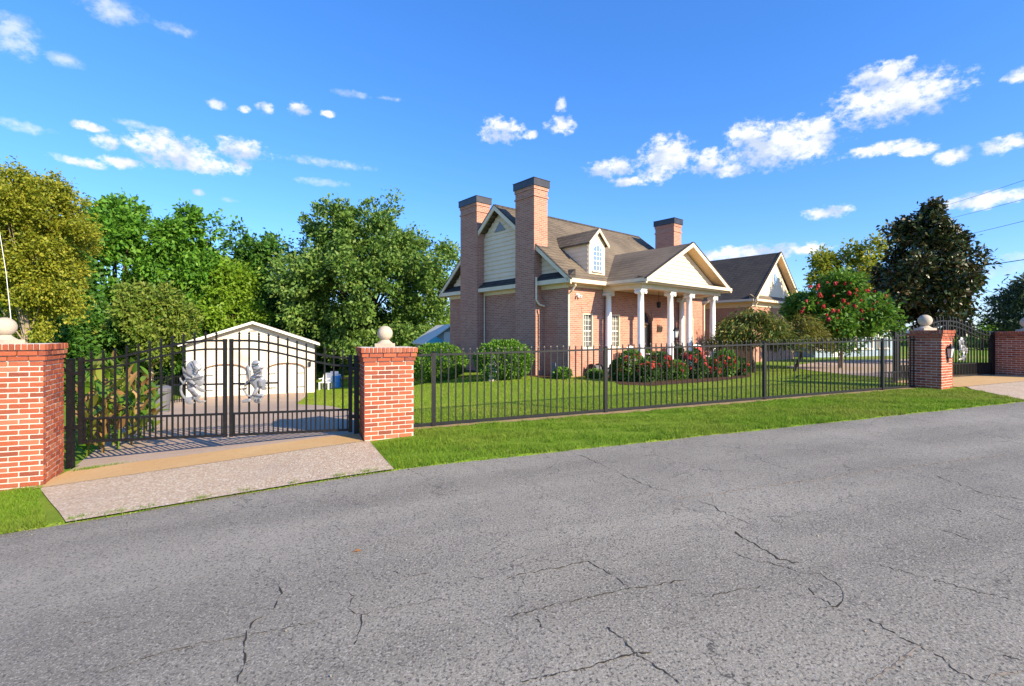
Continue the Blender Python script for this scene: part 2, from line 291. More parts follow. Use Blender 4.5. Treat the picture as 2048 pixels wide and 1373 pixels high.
def mk_aggregate():
    m = bpy.data.materials.new('aggregate'); m.use_nodes = True; nt = m.node_tree; b = nt.nodes['Principled BSDF']; N = nt.nodes.new; L = nt.links.new
    b.inputs['Roughness'].default_value = .9; g = N('ShaderNodeNewGeometry')
    vo = N('ShaderNodeTexVoronoi'); vo.inputs['Scale'].default_value = 42; L(g.outputs['Position'], vo.inputs['Vector'])
    cr = N('ShaderNodeValToRGB'); sp = N('ShaderNodeSeparateColor'); L(vo.outputs['Color'], sp.inputs[0]); L(sp.outputs[0], cr.inputs[0])
    e = cr.color_ramp.elements; e[0].color = (.40, .29, .18, 1); e[1].color = (.66, .57, .43, 1)
    for p, c in ((.3, (.54, .43, .30, 1)), (.55, (.47, .34, .22, 1)), (.8, (.59, .49, .36, 1))): x = e.new(p); x.color = c
    n = N('ShaderNodeTexNoise'); n.inputs['Scale'].default_value = 1.5; n.inputs['Detail'].default_value = 5; L(g.outputs['Position'], n.inputs['Vector'])
    r = N('ShaderNodeMapRange'); r.inputs[1].default_value = .45; r.inputs[2].default_value = .7; r.inputs[4].default_value = .4; L(n.outputs['Fac'], r.inputs[0])
    x = N('ShaderNodeMix'); x.data_type = 'RGBA'; L(r.outputs[0], x.inputs['Factor']); L(cr.outputs[0], x.inputs['A']); x.inputs['B'].default_value = (.40, .31, .24, 1)
    r2 = N('ShaderNodeMapRange'); r2.inputs[1].default_value = .35; r2.inputs[2].default_value = .75; r2.inputs[4].default_value = .5; L(vo.outputs['Distance'], r2.inputs[0])
    y = N('ShaderNodeMix'); y.data_type = 'RGBA'; L(r2.outputs[0], y.inputs['Factor']); L(x.outputs['Result'], y.inputs['A']); y.inputs['B'].default_value = (.30, .21, .15, 1)
    L(y.outputs['Result'], b.inputs['Base Color'])
    bp = N('ShaderNodeBump'); bp.invert = True; bp.inputs['Strength'].default_value = .8; bp.inputs['Distance'].default_value = .01; L(vo.outputs['Distance'], bp.inputs['Height']); L(bp.outputs[0], b.inputs['Normal'])
    MATS['aggregate'] = m
mk_aggregate()

# ---------------------------------------------------------------- object helpers
WM = {}
def thing(name, label, cat, loc=(0, 0, 0), group=None):
    o = bpy.data.objects.new(name, None); COL.objects.link(o); o.location = loc; o.empty_display_size = .2
    o['label'] = label; o['category'] = cat
    if group: o['group'] = group
    WM[o.name] = Matrix.Translation(loc); return o
def attach(o, parent, world):
    o.parent = parent; o.matrix_parent_inverse = WM[parent.name].inverted(); o.matrix_basis = world; WM[o.name] = world
def tag(o, label=None, cat=None, group=None, kind=None):
    for k, v in (('label', label), ('category', cat), ('group', group), ('kind', kind)):
        if v: o[k] = v
    return o
def link_mesh(name, me, mat, parent=None, origin=None):
    if mat and not me.materials: me.materials.append(MATS[mat])
    o = bpy.data.objects.new(name, me); COL.objects.link(o)
    if parent is None:
        if origin is not None: me.transform(Matrix.Translation(-Vector(origin))); o.location = origin
        WM[o.name] = Matrix.Translation(origin or (0, 0, 0))
    else:
        c = Vector((0, 0, 0))
        if len(me.vertices): c = sum((v.co for v in list(me.vertices)[:24]), Vector())/min(24, len(me.vertices))
        me.transform(Matrix.Translation(-c)); attach(o, parent, Matrix.Translation(c))
    return o
class MB:
    def __init__(s): s.v = []; s.f = []
    def add(s, vs, fs): b = len(s.v); s.v += [tuple(x) for x in vs]; s.f += [tuple(i+b for i in f) for f in fs]; return s
    def hexa(s, p):   # 8 points: bottom 4 (ccw), top 4
        return s.add(p, [(3, 2, 1, 0), (4, 5, 6, 7), (0, 1, 5, 4), (1, 2, 6, 5), (2, 3, 7, 6), (3, 0, 4, 7)])
    def box(s, x0, x1, y0, y1, z0, z1, fr=None):
        fr = fr or (lambda a, b, c: (a, b, c))
        return s.hexa([fr(x0, y0, z0), fr(x1, y0, z0), fr(x1, y1, z0), fr(x0, y1, z0), fr(x0, y0, z1), fr(x1, y0, z1), fr(x1, y1, z1), fr(x0, y1, z1)])
    def prism(s, poly, a, b, fr):   # poly of (p,q) points, extruded along third coordinate from a to b; fr(p,q,r)
        n = len(poly); vs = [fr(p, q, a) for p, q in poly]+[fr(p, q, b) for p, q in poly]
        return s.add(vs, [tuple(range(n))[::-1], tuple(range(n, 2*n))]+[(i, (i+1) % n, n+(i+1) % n, n+i) for i in range(n)])
    def tube(s, pts, radii, seg=8, cap=True):
        pts = [Vector(p) for p in pts]
        if not isinstance(radii, (list, tuple)): radii = [radii]*len(pts)
        b = len(s.v); up = Vector((0, 0, 1))
        for i, p in enumerate(pts):
            d = (pts[min(i+1, len(pts)-1)]-pts[max(i-1, 0)]).normalized()
            a = d.cross(up if abs(d.z) < .95 else Vector((1, 0, 0))).normalized(); c = d.cross(a)
            for k in range(seg):
                th = 2*math.pi*(k+.5)/seg; s.v.append(tuple(p+(a*math.cos(th)+c*math.sin(th))*radii[i]))
        for i in range(len(pts)-1):
            for k in range(seg): s.f.append((b+i*seg+k, b+i*seg+(k+1) % seg, b+(i+1)*seg+(k+1) % seg, b+(i+1)*seg+k))
        if cap: s.f.append(tuple(b+k for k in range(seg))[::-1]); s.f.append(tuple(b+(len(pts)-1)*seg+k for k in range(seg)))
        return s
    def lathe(s, prof_, seg=16, at=(0, 0, 0)):
        b = len(s.v)
        for (r, z) in prof_:
            for k in range(seg): th = 2*math.pi*k/seg; s.v.append((at[0]+r*math.cos(th), at[1]+r*math.sin(th), at[2]+z))
        n = len(prof_)
        for i in range(n-1):
            for k in range(seg): s.f.append((b+i*seg+k, b+i*seg+(k+1) % seg, b+(i+1)*seg+(k+1) % seg, b+(i+1)*seg+k))
        s.f.append(tuple(b+k for k in range(seg))[::-1]); s.f.append(tuple(b+(n-1)*seg+k for k in range(seg))); return s
    def mesh(s, name, smooth=False, fix=True):
        me = bpy.data.meshes.new(name); me.from_pydata(s.v, [], s.f)
        if fix:
            bm = bmesh.new(); bm.from_mesh(me); bmesh.ops.recalc_face_normals(bm, faces=bm.faces); bm.to_mesh(me); bm.free()
        if smooth: me.polygons.foreach_set('use_smooth', [True]*len(me.polygons))
        me.update(); return me
    def build(s, name, mat, parent=None, origin=None, smooth=False): return link_mesh(name, s.mesh(name, smooth), mat, parent, origin)
def np_mesh(name, verts, faces):
    me = bpy.data.meshes.new(name); nv = len(verts); nf, k = faces.shape
    me.vertices.add(nv); me.vertices.foreach_set('co', np.ascontiguousarray(verts, np.float32).ravel())
    me.loops.add(nf*k); me.loops.foreach_set('vertex_index', np.ascontiguousarray(faces, np.int32).ravel())
    me.polygons.add(nf); me.polygons.foreach_set('loop_start', np.arange(0, nf*k, k, dtype=np.int32)); me.polygons.foreach_set('loop_total', np.full(nf, k, np.int32))
    me.update(calc_edges=True); return me
def norm(a): return a/np.maximum(np.linalg.norm(a, axis=1, keepdims=True), 1e-9)
def leaf_mesh(name, P, axis, length, width, up_bias=.6):
    """one rhombic leaf per point; axis = the direction the leaf points in"""
    n = len(P); axis = norm(axis); nr = RNG.normal(size=(n, 3)); nr[:, 2] += up_bias*2; side = norm(np.cross(axis, nr))
    length = np.broadcast_to(length, (n,))[:, None]; width = np.broadcast_to(width, (n,))[:, None]
    v = np.empty((n, 4, 3)); v[:, 0] = P; v[:, 1] = P+axis*length*.5+side*width*.5; v[:, 2] = P+axis*length; v[:, 3] = P+axis*length*.5-side*width*.5
    v[:, 1, 2] += (length*.08)[:, 0]; v[:, 3, 2] += (length*.08)[:, 0]
    return np_mesh(name, v.reshape(-1, 3), np.arange(n*4).reshape(n, 4))
def struct(name, me, mat): o = link_mesh(name, me, mat); o['kind'] = 'structure'; return o

def drape(poly_tn, dz, step=.35):
    """polygon in fence coordinates laid over the ground"""
    bm = bmesh.new(); f = bm.faces.new([bm.verts.new((t, n, 0)) for t, n in poly_tn])
    ts = [p[0] for p in poly_tn]; ns = [p[1] for p in poly_tn]
    for k in np.arange(math.floor(min(ts)/step)*step, max(ts), step):
        bmesh.ops.bisect_plane(bm, geom=bm.verts[:]+bm.edges[:]+bm.faces[:], plane_co=(k, 0, 0), plane_no=(1, 0, 0))
    for k in np.arange(math.floor(min(ns)/step)*step, max(ns), step):
        bmesh.ops.bisect_plane(bm, geom=bm.verts[:]+bm.edges[:]+bm.faces[:], plane_co=(0, k, 0), plane_no=(0, 1, 0))
    for v in bm.verts:
        t, n = v.co.x, v.co.y; x, y = tn(t, n); v.co = (x, y, float(hgt(t, n))+dz)
    bmesh.ops.recalc_face_normals(bm, faces=bm.faces)
    me = bpy.data.meshes.new('sheet'); bm.to_mesh(me); bm.free()
    if me.polygons and sum(p.normal.z for p in me.polygons) < 0: me.flip_normals()
    return me

# ---------------------------------------------------------------- ground, road, aprons, drives
ROAD_N = -2.2
def build_ground():
    tv = np.unique(np.round(np.concatenate([np.linspace(-400, -40, 12), np.arange(-40, -12, 1.0), np.arange(-12, 20, .25), np.arange(20, 60, 1.0), np.linspace(60, 500, 12)]), 3))
    nv = np.unique(np.round(np.concatenate([np.linspace(-300, -20, 8), np.arange(-20, -10, 1.), np.arange(-10, -2.3, .5), [-2.34, -2.24, -2.16, -2.1], np.arange(-2, 24, .25), np.arange(24, 60, 1.), np.linspace(60, 600, 12)]), 3))
    T, Nn = np.meshgrid(tv, nv, indexing='ij'); Z = hgt(T, Nn) - .09*ss((-2.16-Nn)/.12) + .09*ss((-9.6-Nn)/.3)
    X = F0.x+TD.x*T+ND.x*Nn; Y = F0.y+TD.y*T+ND.y*Nn
    v = np.stack([X, Y, Z], -1).reshape(-1, 3); a, b = len(tv), len(nv)
    i, j = np.meshgrid(np.arange(a-1), np.arange(b-1), indexing='ij'); k = (i*b+j).ravel()
    me = np_mesh('ground', v, np.stack([k, k+b, k+b+1, k+1], 1)); me.polygons.foreach_set('use_smooth', [True]*len(me.polygons))
    return struct('ground', me, 'lawn')
build_ground()
def wavy(t0, t1, n, amp, step=.12, seed=1):
    r = random.Random(seed); return [(t, n+amp*math.sin(t*3.1+seed)*.5+r.uniform(-amp, amp)*.6) for t in np.arange(t0, t1, step)]
road_poly = [(-60, -9.5), (-14, -9.5), (25, -9.5), (90, -9.5), (90, ROAD_N), (26, ROAD_N)] + wavy(-13, 25, ROAD_N, .022, .13, 2)[::-1] + [(-14, ROAD_N), (-60, ROAD_N)]
ROAD = struct('road', drape(road_poly, -.014, 1.0), 'asphalt')
tag(struct('street_apron', drape([(-3.45, -2.225), (-.52, -2.225), (-.62, -1.5), (-.72, -.62), (-4.42, -.62), (-4.22, -.95), (-3.98, -1.35), (-3.7, -1.8)], .014), 'aggregate'))
struct('threshold_strip', drape([(-4.5, -.615), (-.80, -.615), (-.85, .02), (-4.5, .16)], .016), 'tan_strip')
struct('brick_edging', drape([(-4.5, .165), (-.9, .03), (-.9, .30), (-4.5, .45)], .013), 'drive_concrete')
# drive from the gate down to the white garage
drv = [(-4.55, .46), (-.9, .31), (-.85, 2.2), (-1.4, 5.0), (-2.4, 9.0), (-3.0, 13.2), (-2.9, 19.0), (-8.4, 19.0), (-8.2, 12.0), (-6.4, 6.5), (-5.0, 2.5)]
struct('driveway', drape(drv, .012, .5), 'drive_concrete')
a_r = [(11.45, -2.19), (21.0, -2.19), (17.2, -.9), (17.0, -.35), (13.0, -.45), (12.6, -.75)]
struct('street_apron', drape(a_r, .014), 'aggregate')
struct('threshold_strip', drape([(12.75, -.44), (17.0, -.34), (17.0, 1.2), (12.6, 1.2)], .016), 'tan_strip')
u = [to_tn(*unproj(px_, py_)[:2]) for px_, py_ in ((1570, 734), (1640, 724), (1760, 719), (1860, 719), (1900, 760), (1790, 757), (1700, 751), (1630, 743))]
struct('driveway', drape(u, .012, .5), 'drive_concrete')
struct('fence_strip', drape(wavy(-.15, 12.1, -.17, .05, .15, 5) + wavy(-.15, 12.1, .13, .03, .15, 6)[::-1], .008), 'dirt')
bed = [to_tn(*unproj(px_, py_)[:2]) for px_, py_ in ((1215, 757), (1240, 770), (1300, 773), (1370, 768), (1440, 763), (1500, 755), (1500, 745), (1440, 740), (1300, 740), (1220, 745))]
struct('flower_bed', drape(bed, .012, .4), 'mulch')
struct('flower_bed', drape([to_tn(*HS(s, q, 0)[:2]) for s, q in ((-.7, -.05), (-.7, 8), (0, 8), (0, -.05))], .012, .5), 'mulch')

def crack(pts, w, lift=.0015, seed=0):
    """open crack in the asphalt: a ragged dark slit lying on the road"""
    random.seed(seed); P = []
    for a, b in zip(pts[:-1], pts[1:]):
        n = max(2, int(math.hypot(b[0]-a[0], b[1]-a[1])/7))
        for i in range(n): f = i/n; P.append((a[0]+(b[0]-a[0])*f+random.uniform(-3.2, 3.2), a[1]+(b[1]-a[1])*f+random.uniform(-2.2, 2.2)))
    P.append(pts[-1]); G = []
    for p in P:
        x, y, z = unproj(p[0], p[1], -.014); G.append(Vector((x, y, z-.014+lift)))
    vs = []; fs = []; n = len(G)
    for i, g in enumerate(G):
        d = (G[min(i+1, n-1)]-G[max(i-1, 0)]); d.z = 0; d.normalize(); s = Vector((-d.y, d.x, 0))
        ww = w*random.choice((.15, .45, .8, 1.0, 1.5))*random.uniform(.7, 1.2)*(1 if 0 < i < n-1 else .05); vs += [tuple(g+s*ww*.5), tuple(g-s*ww*.5)]
    fs = [(2*i, 2*i+1, 2*i+3, 2*i+2) for i in range(n-1)]
    return MB().add(vs, fs)
mk('crack_dark', (.052, .045, .036), .95, 0.0); mk('crack_tan', (.30, .25, .19), .95, .05, var=[(30, .45, .6, (.10, .09, .08), .9)])
def c1(L): return [(1040+.4922*x, 820+.4919*y) for x, y in L]
def c2(L): return [(.5078*x, 880+.5077*y) for x, y in L]
CR = [(c1([(230,180),(350,230),(470,290),(520,310),(630,335)]), .010), (c1([(700,360),(800,400),(830,420),(960,475)]), .011), (c1([(870,490),(900,520),(950,545),(1010,580),(1060,610),(1140,625)]), .020),
 (c1([(-60,690),(0,670),(130,645),(280,615),(350,660),(400,690),(450,725)]), .011), (c1([(-80,850),(0,830),(150,790),(300,760),(450,725),(600,705),(700,690)]), .010), (c1([(0,1105),(150,1075),(300,1040),(400,1010),(470,990),(540,985)]), .011),
 (c1([(350,880),(420,930),(460,985),(550,1040),(620,1085),(650,1120)]), .010), (c1([(860,580),(960,615),(1060,635),(1130,660),(1230,670),(1300,720),(1320,760),(1290,800),(1200,810)]), .009), (c1([(1130,700),(1200,750),(1280,800)]), .008),
 (c1([(1420,850),(1500,900),(1600,950),(1700,1000),(1770,1060),(1880,1110)]), .013), (c1([(1450,630),(1600,670),(1750,710),(1850,740),(2040,780)]), .009), (c1([(1680,265),(1800,310),(1900,345),(2048,365)]), .013),
 (c1([(1690,480),(1790,510),(1840,530)]), .012), (c1([(1730,395),(1800,420)]), .012), (c1([(1900,410),(2040,470)]), .010), (c1([(720,770),(850,740),(1000,715)]), .008),
 (c2([(1090,560),(1115,605),(1085,650),(1055,690),(1000,715),(965,770),(965,850),(955,900),(935,965)]), .013), (c2([(1355,595),(1395,620),(1370,665),(1420,690),(1420,740),(1400,810)]), .008),
 (c2([(400,920),(600,850),(800,800),(960,775),(1150,735),(1300,700)]), .007), (c2([(1420,690),(1550,660),(1750,625)]), .006), (c2([(1340,475),(1440,490)]), .007), (c2([(1550,515),(1605,545),(1700,520)]), .007),
 (c2([(250,735),(420,700),(560,690)]), .005), (c2([(560,610),(610,590),(640,570)]), .008), (c1([(1950,990),(2048,1020)]), .012), (c1([(60,845),(90,880),(150,910)]), .008)]
for i, (P, w) in enumerate(CR): crack(P, w*.62, .0015, i).build('crack', 'crack_dark', ROAD)
crack(c1([(600,365),(760,345),(900,325),(1150,290),(1400,255),(1600,230),(1800,205),(2048,175)]), .022).build('seam', 'crack_tan', ROAD)
crack(c1([(1400,1110),(1460,1080),(1600,975),(1640,960)]), .010).build('crack', 'crack_tan', ROAD)
crack(c1([(1890,1110),(1920,1080),(2048,1060)]), .012).build('crack', 'crack_tan', ROAD)

# ---------------------------------------------------------------- brick gate pillars
COURSE = .062; BL = .195; GAP = .013
def brick_proto(seed):
    r = random.Random(seed); bm = bmesh.new(); bmesh.ops.create_cube(bm, size=1)
    bmesh.ops.bevel(bm, geom=bm.edges[:], offset=.045, segments=1, affect='EDGES')
    for v in bm.verts: v.co += Vector((r.uniform(-.012, .012), r.uniform(-.03, .03), r.uniform(-.03, .03)))
    me = bpy.data.meshes.new('brick'); bm.to_mesh(me); bm.free(); return me
BRICKS = {}
for mname in ('pillar_brick', 'pillar_brick_dark'):
    BRICKS[mname] = []
    for k in range(5): me = brick_proto(k); me.materials.append(MATS[mname]); BRICKS[mname].append(me)
def brick(parent, c, d, nrm, ln, dp, ht, mat):
    """c = centre of the outer face, d = along, nrm = outward"""
    o = bpy.data.objects.new('brick', random.choice(BRICKS[mat])); COL.objects.link(o)
    p = Vector((c[0]-nrm.x*dp/2, c[1]-nrm.y*dp/2, c[2])) + Vector((nrm.x, nrm.y, 0))*random.uniform(-.003, .002)
    M = Matrix(((d.x*ln, nrm.x*dp, 0, p.x), (d.y*ln, nrm.y*dp, 0, p.y), (0, 0, ht, p.z), (0, 0, 0, 1)))
    loc, rot, sc = M.decompose(); M = Matrix.LocRotScale(loc, rot, sc)
    attach(o, parent, M)
def course(parent, path, z, off, mat, proud, bl=BL, h=COURSE, dp=.055, first=None):
    """lay one course of bricks along a plan path (outward side on the right of travel)"""
    seg = [(Vector(b)-Vector(a)) for a, b in zip(path[:-1], path[1:])]; lens = [s.length for s in seg]; tot = sum(lens)
    def at(sv):
        sv = max(0, min(tot, sv))
        for a, s, l in zip(path[:-1], seg, lens):
            if sv <= l+1e-6: return Vector(a)+s*(sv/l)
            sv -= l
        return Vector(path[-1])
    s0 = -off
    while s0 < tot-.02:
        a, b = max(0, s0), min(tot, s0+bl)
        if b-a > .03:
            p, q = at(a+(GAP/2 if a > 0 else 0)), at(b-(GAP/2 if b < tot-.001 else 0)); d = (q-p); L = d.length; d.normalize(); nr = Vector((d.y, -d.x)); m = (p+q)/2+nr*proud
            brick(parent, (m.x, m.y, z+h/2), d, nr, L, dp, h-GAP, mat)
        s0 += bl
def rect_pillar(name, label, corner, ang, w, d, z0, rows, mat, faces='flrb', base_extra=0):
    """corner = front-left corner in plan; ang = direction of the front face"""
    f = Vector((math.cos(ang), math.sin(ang))); n = Vector((-f.y, f.x)); c = Vector(corner)
    ctr = c+f*w/2+n*d/2; t = thing(name, label, 'pillar', (ctr.x, ctr.y, z0), 'brick gate pillars')
    hb = rows*COURSE
    def fr(a, b, z): p = c+f*a+n*b; return (p.x, p.y, z)
    MB().box(.009, w-.009, .009, d-.009, z0-.25, z0+hb+.17, fr).build('mortar_core', 'mortar', t)
    dp = .055
    def lay(z, off, ex, bl, h):
        P = lambda a, b: tuple(c+f*a+n*b)
        ff = {'f': [P(-ex, -ex), P(w+ex, -ex)], 'b': [P(w+ex, d+ex), P(-ex, d+ex)], 'l': [P(-ex, d+ex-dp), P(-ex, -ex+dp)], 'r': [P(w+ex, -ex+dp), P(w+ex, d+ex-dp)]}
        for k in faces: course(t, ff[k], z, off if k in 'fb' else (bl/2-off if off else bl/2), mat, 0, bl, h, dp)
    for k in range(-2 if base_extra else 0, rows): lay(z0+k*COURSE, 0 if k % 2 else BL/2, 0, BL, COURSE)
    lay(z0+hb, 0, .018, BL, COURSE); lay(z0+hb+COURSE, BL/2, .034, BL, COURSE)
    zt = z0+hb+2*COURSE
    lay(zt, 0, .046, .0575, .084)
    MB().box(-.03, w+.03, -.03, d+.03, zt+.01, zt+.078, fr).build('cap_core', 'mortar', t)
    return t, zt+.084, (ctr.x, ctr.y)
def ball_finial(label, x, y, z, r=.118, lean=0):
    pr = []
    q = r*1.5
    t = thing('ball_finial', label, 'finial', (x, y, z), 'stone balls on the pillars')
    m = MB(); m.hexa([(x-q*.72, y-q*.72, z-.004), (x+q*.72, y-q*.72, z-.004), (x+q*.72, y+q*.72, z-.004), (x-q*.72, y+q*.72, z-.004), (x-q*.72, y-q*.72, z+.05), (x+q*.72, y-q*.72, z+.05), (x+q*.72, y+q*.72, z+.05), (x-q*.72, y+q*.72, z+.05)])
    m.lathe([(q*.70, .05), (q*.62, .062), (q*.45, .085), (q*.36, .105)], 20, (x, y, z)); m.build('plinth', 'cast_stone', t)
    s = MB().lathe([(r*math.sin(a)+.0005, .10+r*.93-r*math.cos(a)) for a in np.linspace(.05, math.pi-.01, 18)], 28, (x, y, z)).build('ball', 'cast_stone', t, smooth=True)
    return t
AM = math.radians(23.8)
pm, ztop, ctr = rect_pillar('brick_pillar', 'red brick pillar between the wide gate and the picket fence', (-2.1, 6.75), AM, .71, .66, -.005, 18, 'pillar_brick', base_extra=1)
ball_finial('stone ball finial on the sunlit pillar joining gate and picket fence', ctr[0]-.02, ctr[1]+.02, ztop, .112)
pr_, ztr, ctr2 = rect_pillar('brick_pillar', 'brick pillar carrying a metal wall lantern at the fence end', (9.95, 11.0), math.radians(29.4), .62, .64, float(prof(12.0))+.0, 19, 'pillar_brick', base_extra=1)
ball_finial('stone ball finial on the pillar with the wall lantern', ctr2[0]-.08, ctr2[1]+.05, ztr, .14)
c4 = tn(17.0, -.42); c4b = tn(17.0, 1.05)
p4, zt4, ctr4 = rect_pillar('brick_pillar', 'shaded brick pillar on the far side of the second gate', c4, math.atan2(TD.y, TD.x), 1.0, 1.42, .28, 18, 'pillar_brick', faces='fl', base_extra=1)
b4 = tn(17.32, .35); ball_finial('stone ball finial on the shaded pillar beyond the second gate', b4[0], b4[1], zt4, .16)
# left pillar: front face, rounded corner, return to the gate post
def left_pillar():
    z0 = -.30; rows = 24; mat = 'pillar_brick'
    loc = tn(-4.95, -.1); t = thing('brick_pillar', 'wide tall red brick pillar beside the bushy canna plants', 'pillar', (loc[0], loc[1], z0), 'brick gate pillars')
    cpts = [(-5.55, -.5), (-4.50, -.5), (-4.455, -.475), (-4.44, -.43), (-4.585, .26)]
    path = [tn(*p) for p in cpts]
    def ext(ex):
        out = []
        for i, p in enumerate(path):
            a = Vector(path[max(i-1, 0)]); b = Vector(path[min(i+1, len(path)-1)]); d = (b-a).normalized(); out.append((p[0]+d.y*ex, p[1]-d.x*ex))
        return out
    # travel is left to right along the front, so outward is on the right of travel
    core = [tn(*p) for p in [(-5.55, -.493), (-4.448, -.493), (-4.594, .25), (-5.55, .25)]]
    hb = rows*COURSE
    MB().prism(core, z0-.3, z0+hb+.2, lambda a, b, c: (a, b, c)).build('mortar_core', 'mortar', t)
    A, K, B = (-5.55, -.5), (-4.44, -.5), (-4.585, .26)
    def lay(z, off, ex, bl, h):
        course(t, [tn(A[0], A[1]-ex), tn(K[0]+ex, K[1]-ex)], z, off, mat, 0, bl, h); course(t, [tn(K[0]+ex-.011, K[1]-ex+.055), tn(B[0]+ex, B[1])], z, bl/2-off if off else bl/2, mat, 0, bl, h)
    for k in range(-2, rows): lay(z0+k*COURSE, 0 if k % 2 else BL/2, 0, BL, COURSE)
    lay(z0+hb, 0, .018, BL, COURSE); lay(z0+hb+COURSE, BL/2, .034, BL, COURSE); lay(z0+hb+2*COURSE, 0, .046, .0575, .084)
    cap = [tn(-5.55, -.53), tn(-4.41, -.53), tn(-4.56, .25), tn(-5.55, .25)]
    MB().prism(cap, z0+hb+2*COURSE+.01, z0+hb+2*COURSE+.078, lambda a, b, c: (a, b, c)).build('cap_core', 'mortar', t)
    return z0+hb+2*COURSE+.084
ztl = left_pillar()
bx, by = tn(-5.0, -.12); ball_finial('stone ball finial on the wide brick pillar beside the canna plants', bx, by, ztl-.005, .115)

# ---------------------------------------------------------------- wide gate
GL = Vector((-5.98, 6.435)); GR = Vector((-2.41, 7.3)); GD = (GR-GL).normalized(); GN = Vector((-GD.y, GD.x)); GLEN = (GR-GL).length
def gfr(a, b, z, o=GL, d=GD, n=GN): p = o+d*a+n*b; return (p.x, p.y, z)
ZB = .03
def gate_top(f):  # f: 0 at the hinge, 1 where the leaves meet
    return 1.155 + .27*float(ss((f-.02)/.86))
def picket_mesh(name, w, h, tip):
    m = MB(); a = w/2
    m.hexa([(-a, -a, 0), (a, -a, 0), (a, a, 0), (-a, a, 0), (-a, -a, h), (a, -a, h), (a, a, h), (-a, a, h)])
    if tip:
        b = w*.85
        m.add([(-b, -a*.7, h+.015), (b, -a*.7, h+.015), (b, a*.7, h+.015), (-b, a*.7, h+.015), (-a*.5, -a*.5, h), (a*.5, -a*.5, h), (a*.5, a*.5, h), (-a*.5, a*.5, h), (0, 0, h+tip)],
              [(0, 1, 8), (1, 2, 8), (2, 3, 8), (3, 0, 8), (4, 5, 1, 0), (5, 6, 2, 1), (6, 7, 3, 2), (7, 4, 0, 3)])
    return m.mesh(name)
PK = {}
def picket(parent, xy, z0, z1, w, tip, mat, ang, name='picket'):
    h = round((z1-z0)/.01)*.01; key = (h, w, tip, mat)
    if key not in PK: me = picket_mesh(name, w, h, tip); me.materials.append(MATS[mat]); PK[key] = me
    o = bpy.data.objects.new(name, PK[key]); COL.objects.link(o)
    attach(o, parent, Matrix.LocRotScale(Vector((xy[0], xy[1], z0)), Matrix.Rotation(ang, 3, 'Z').to_quaternion(), Vector((1, 1, 1))))
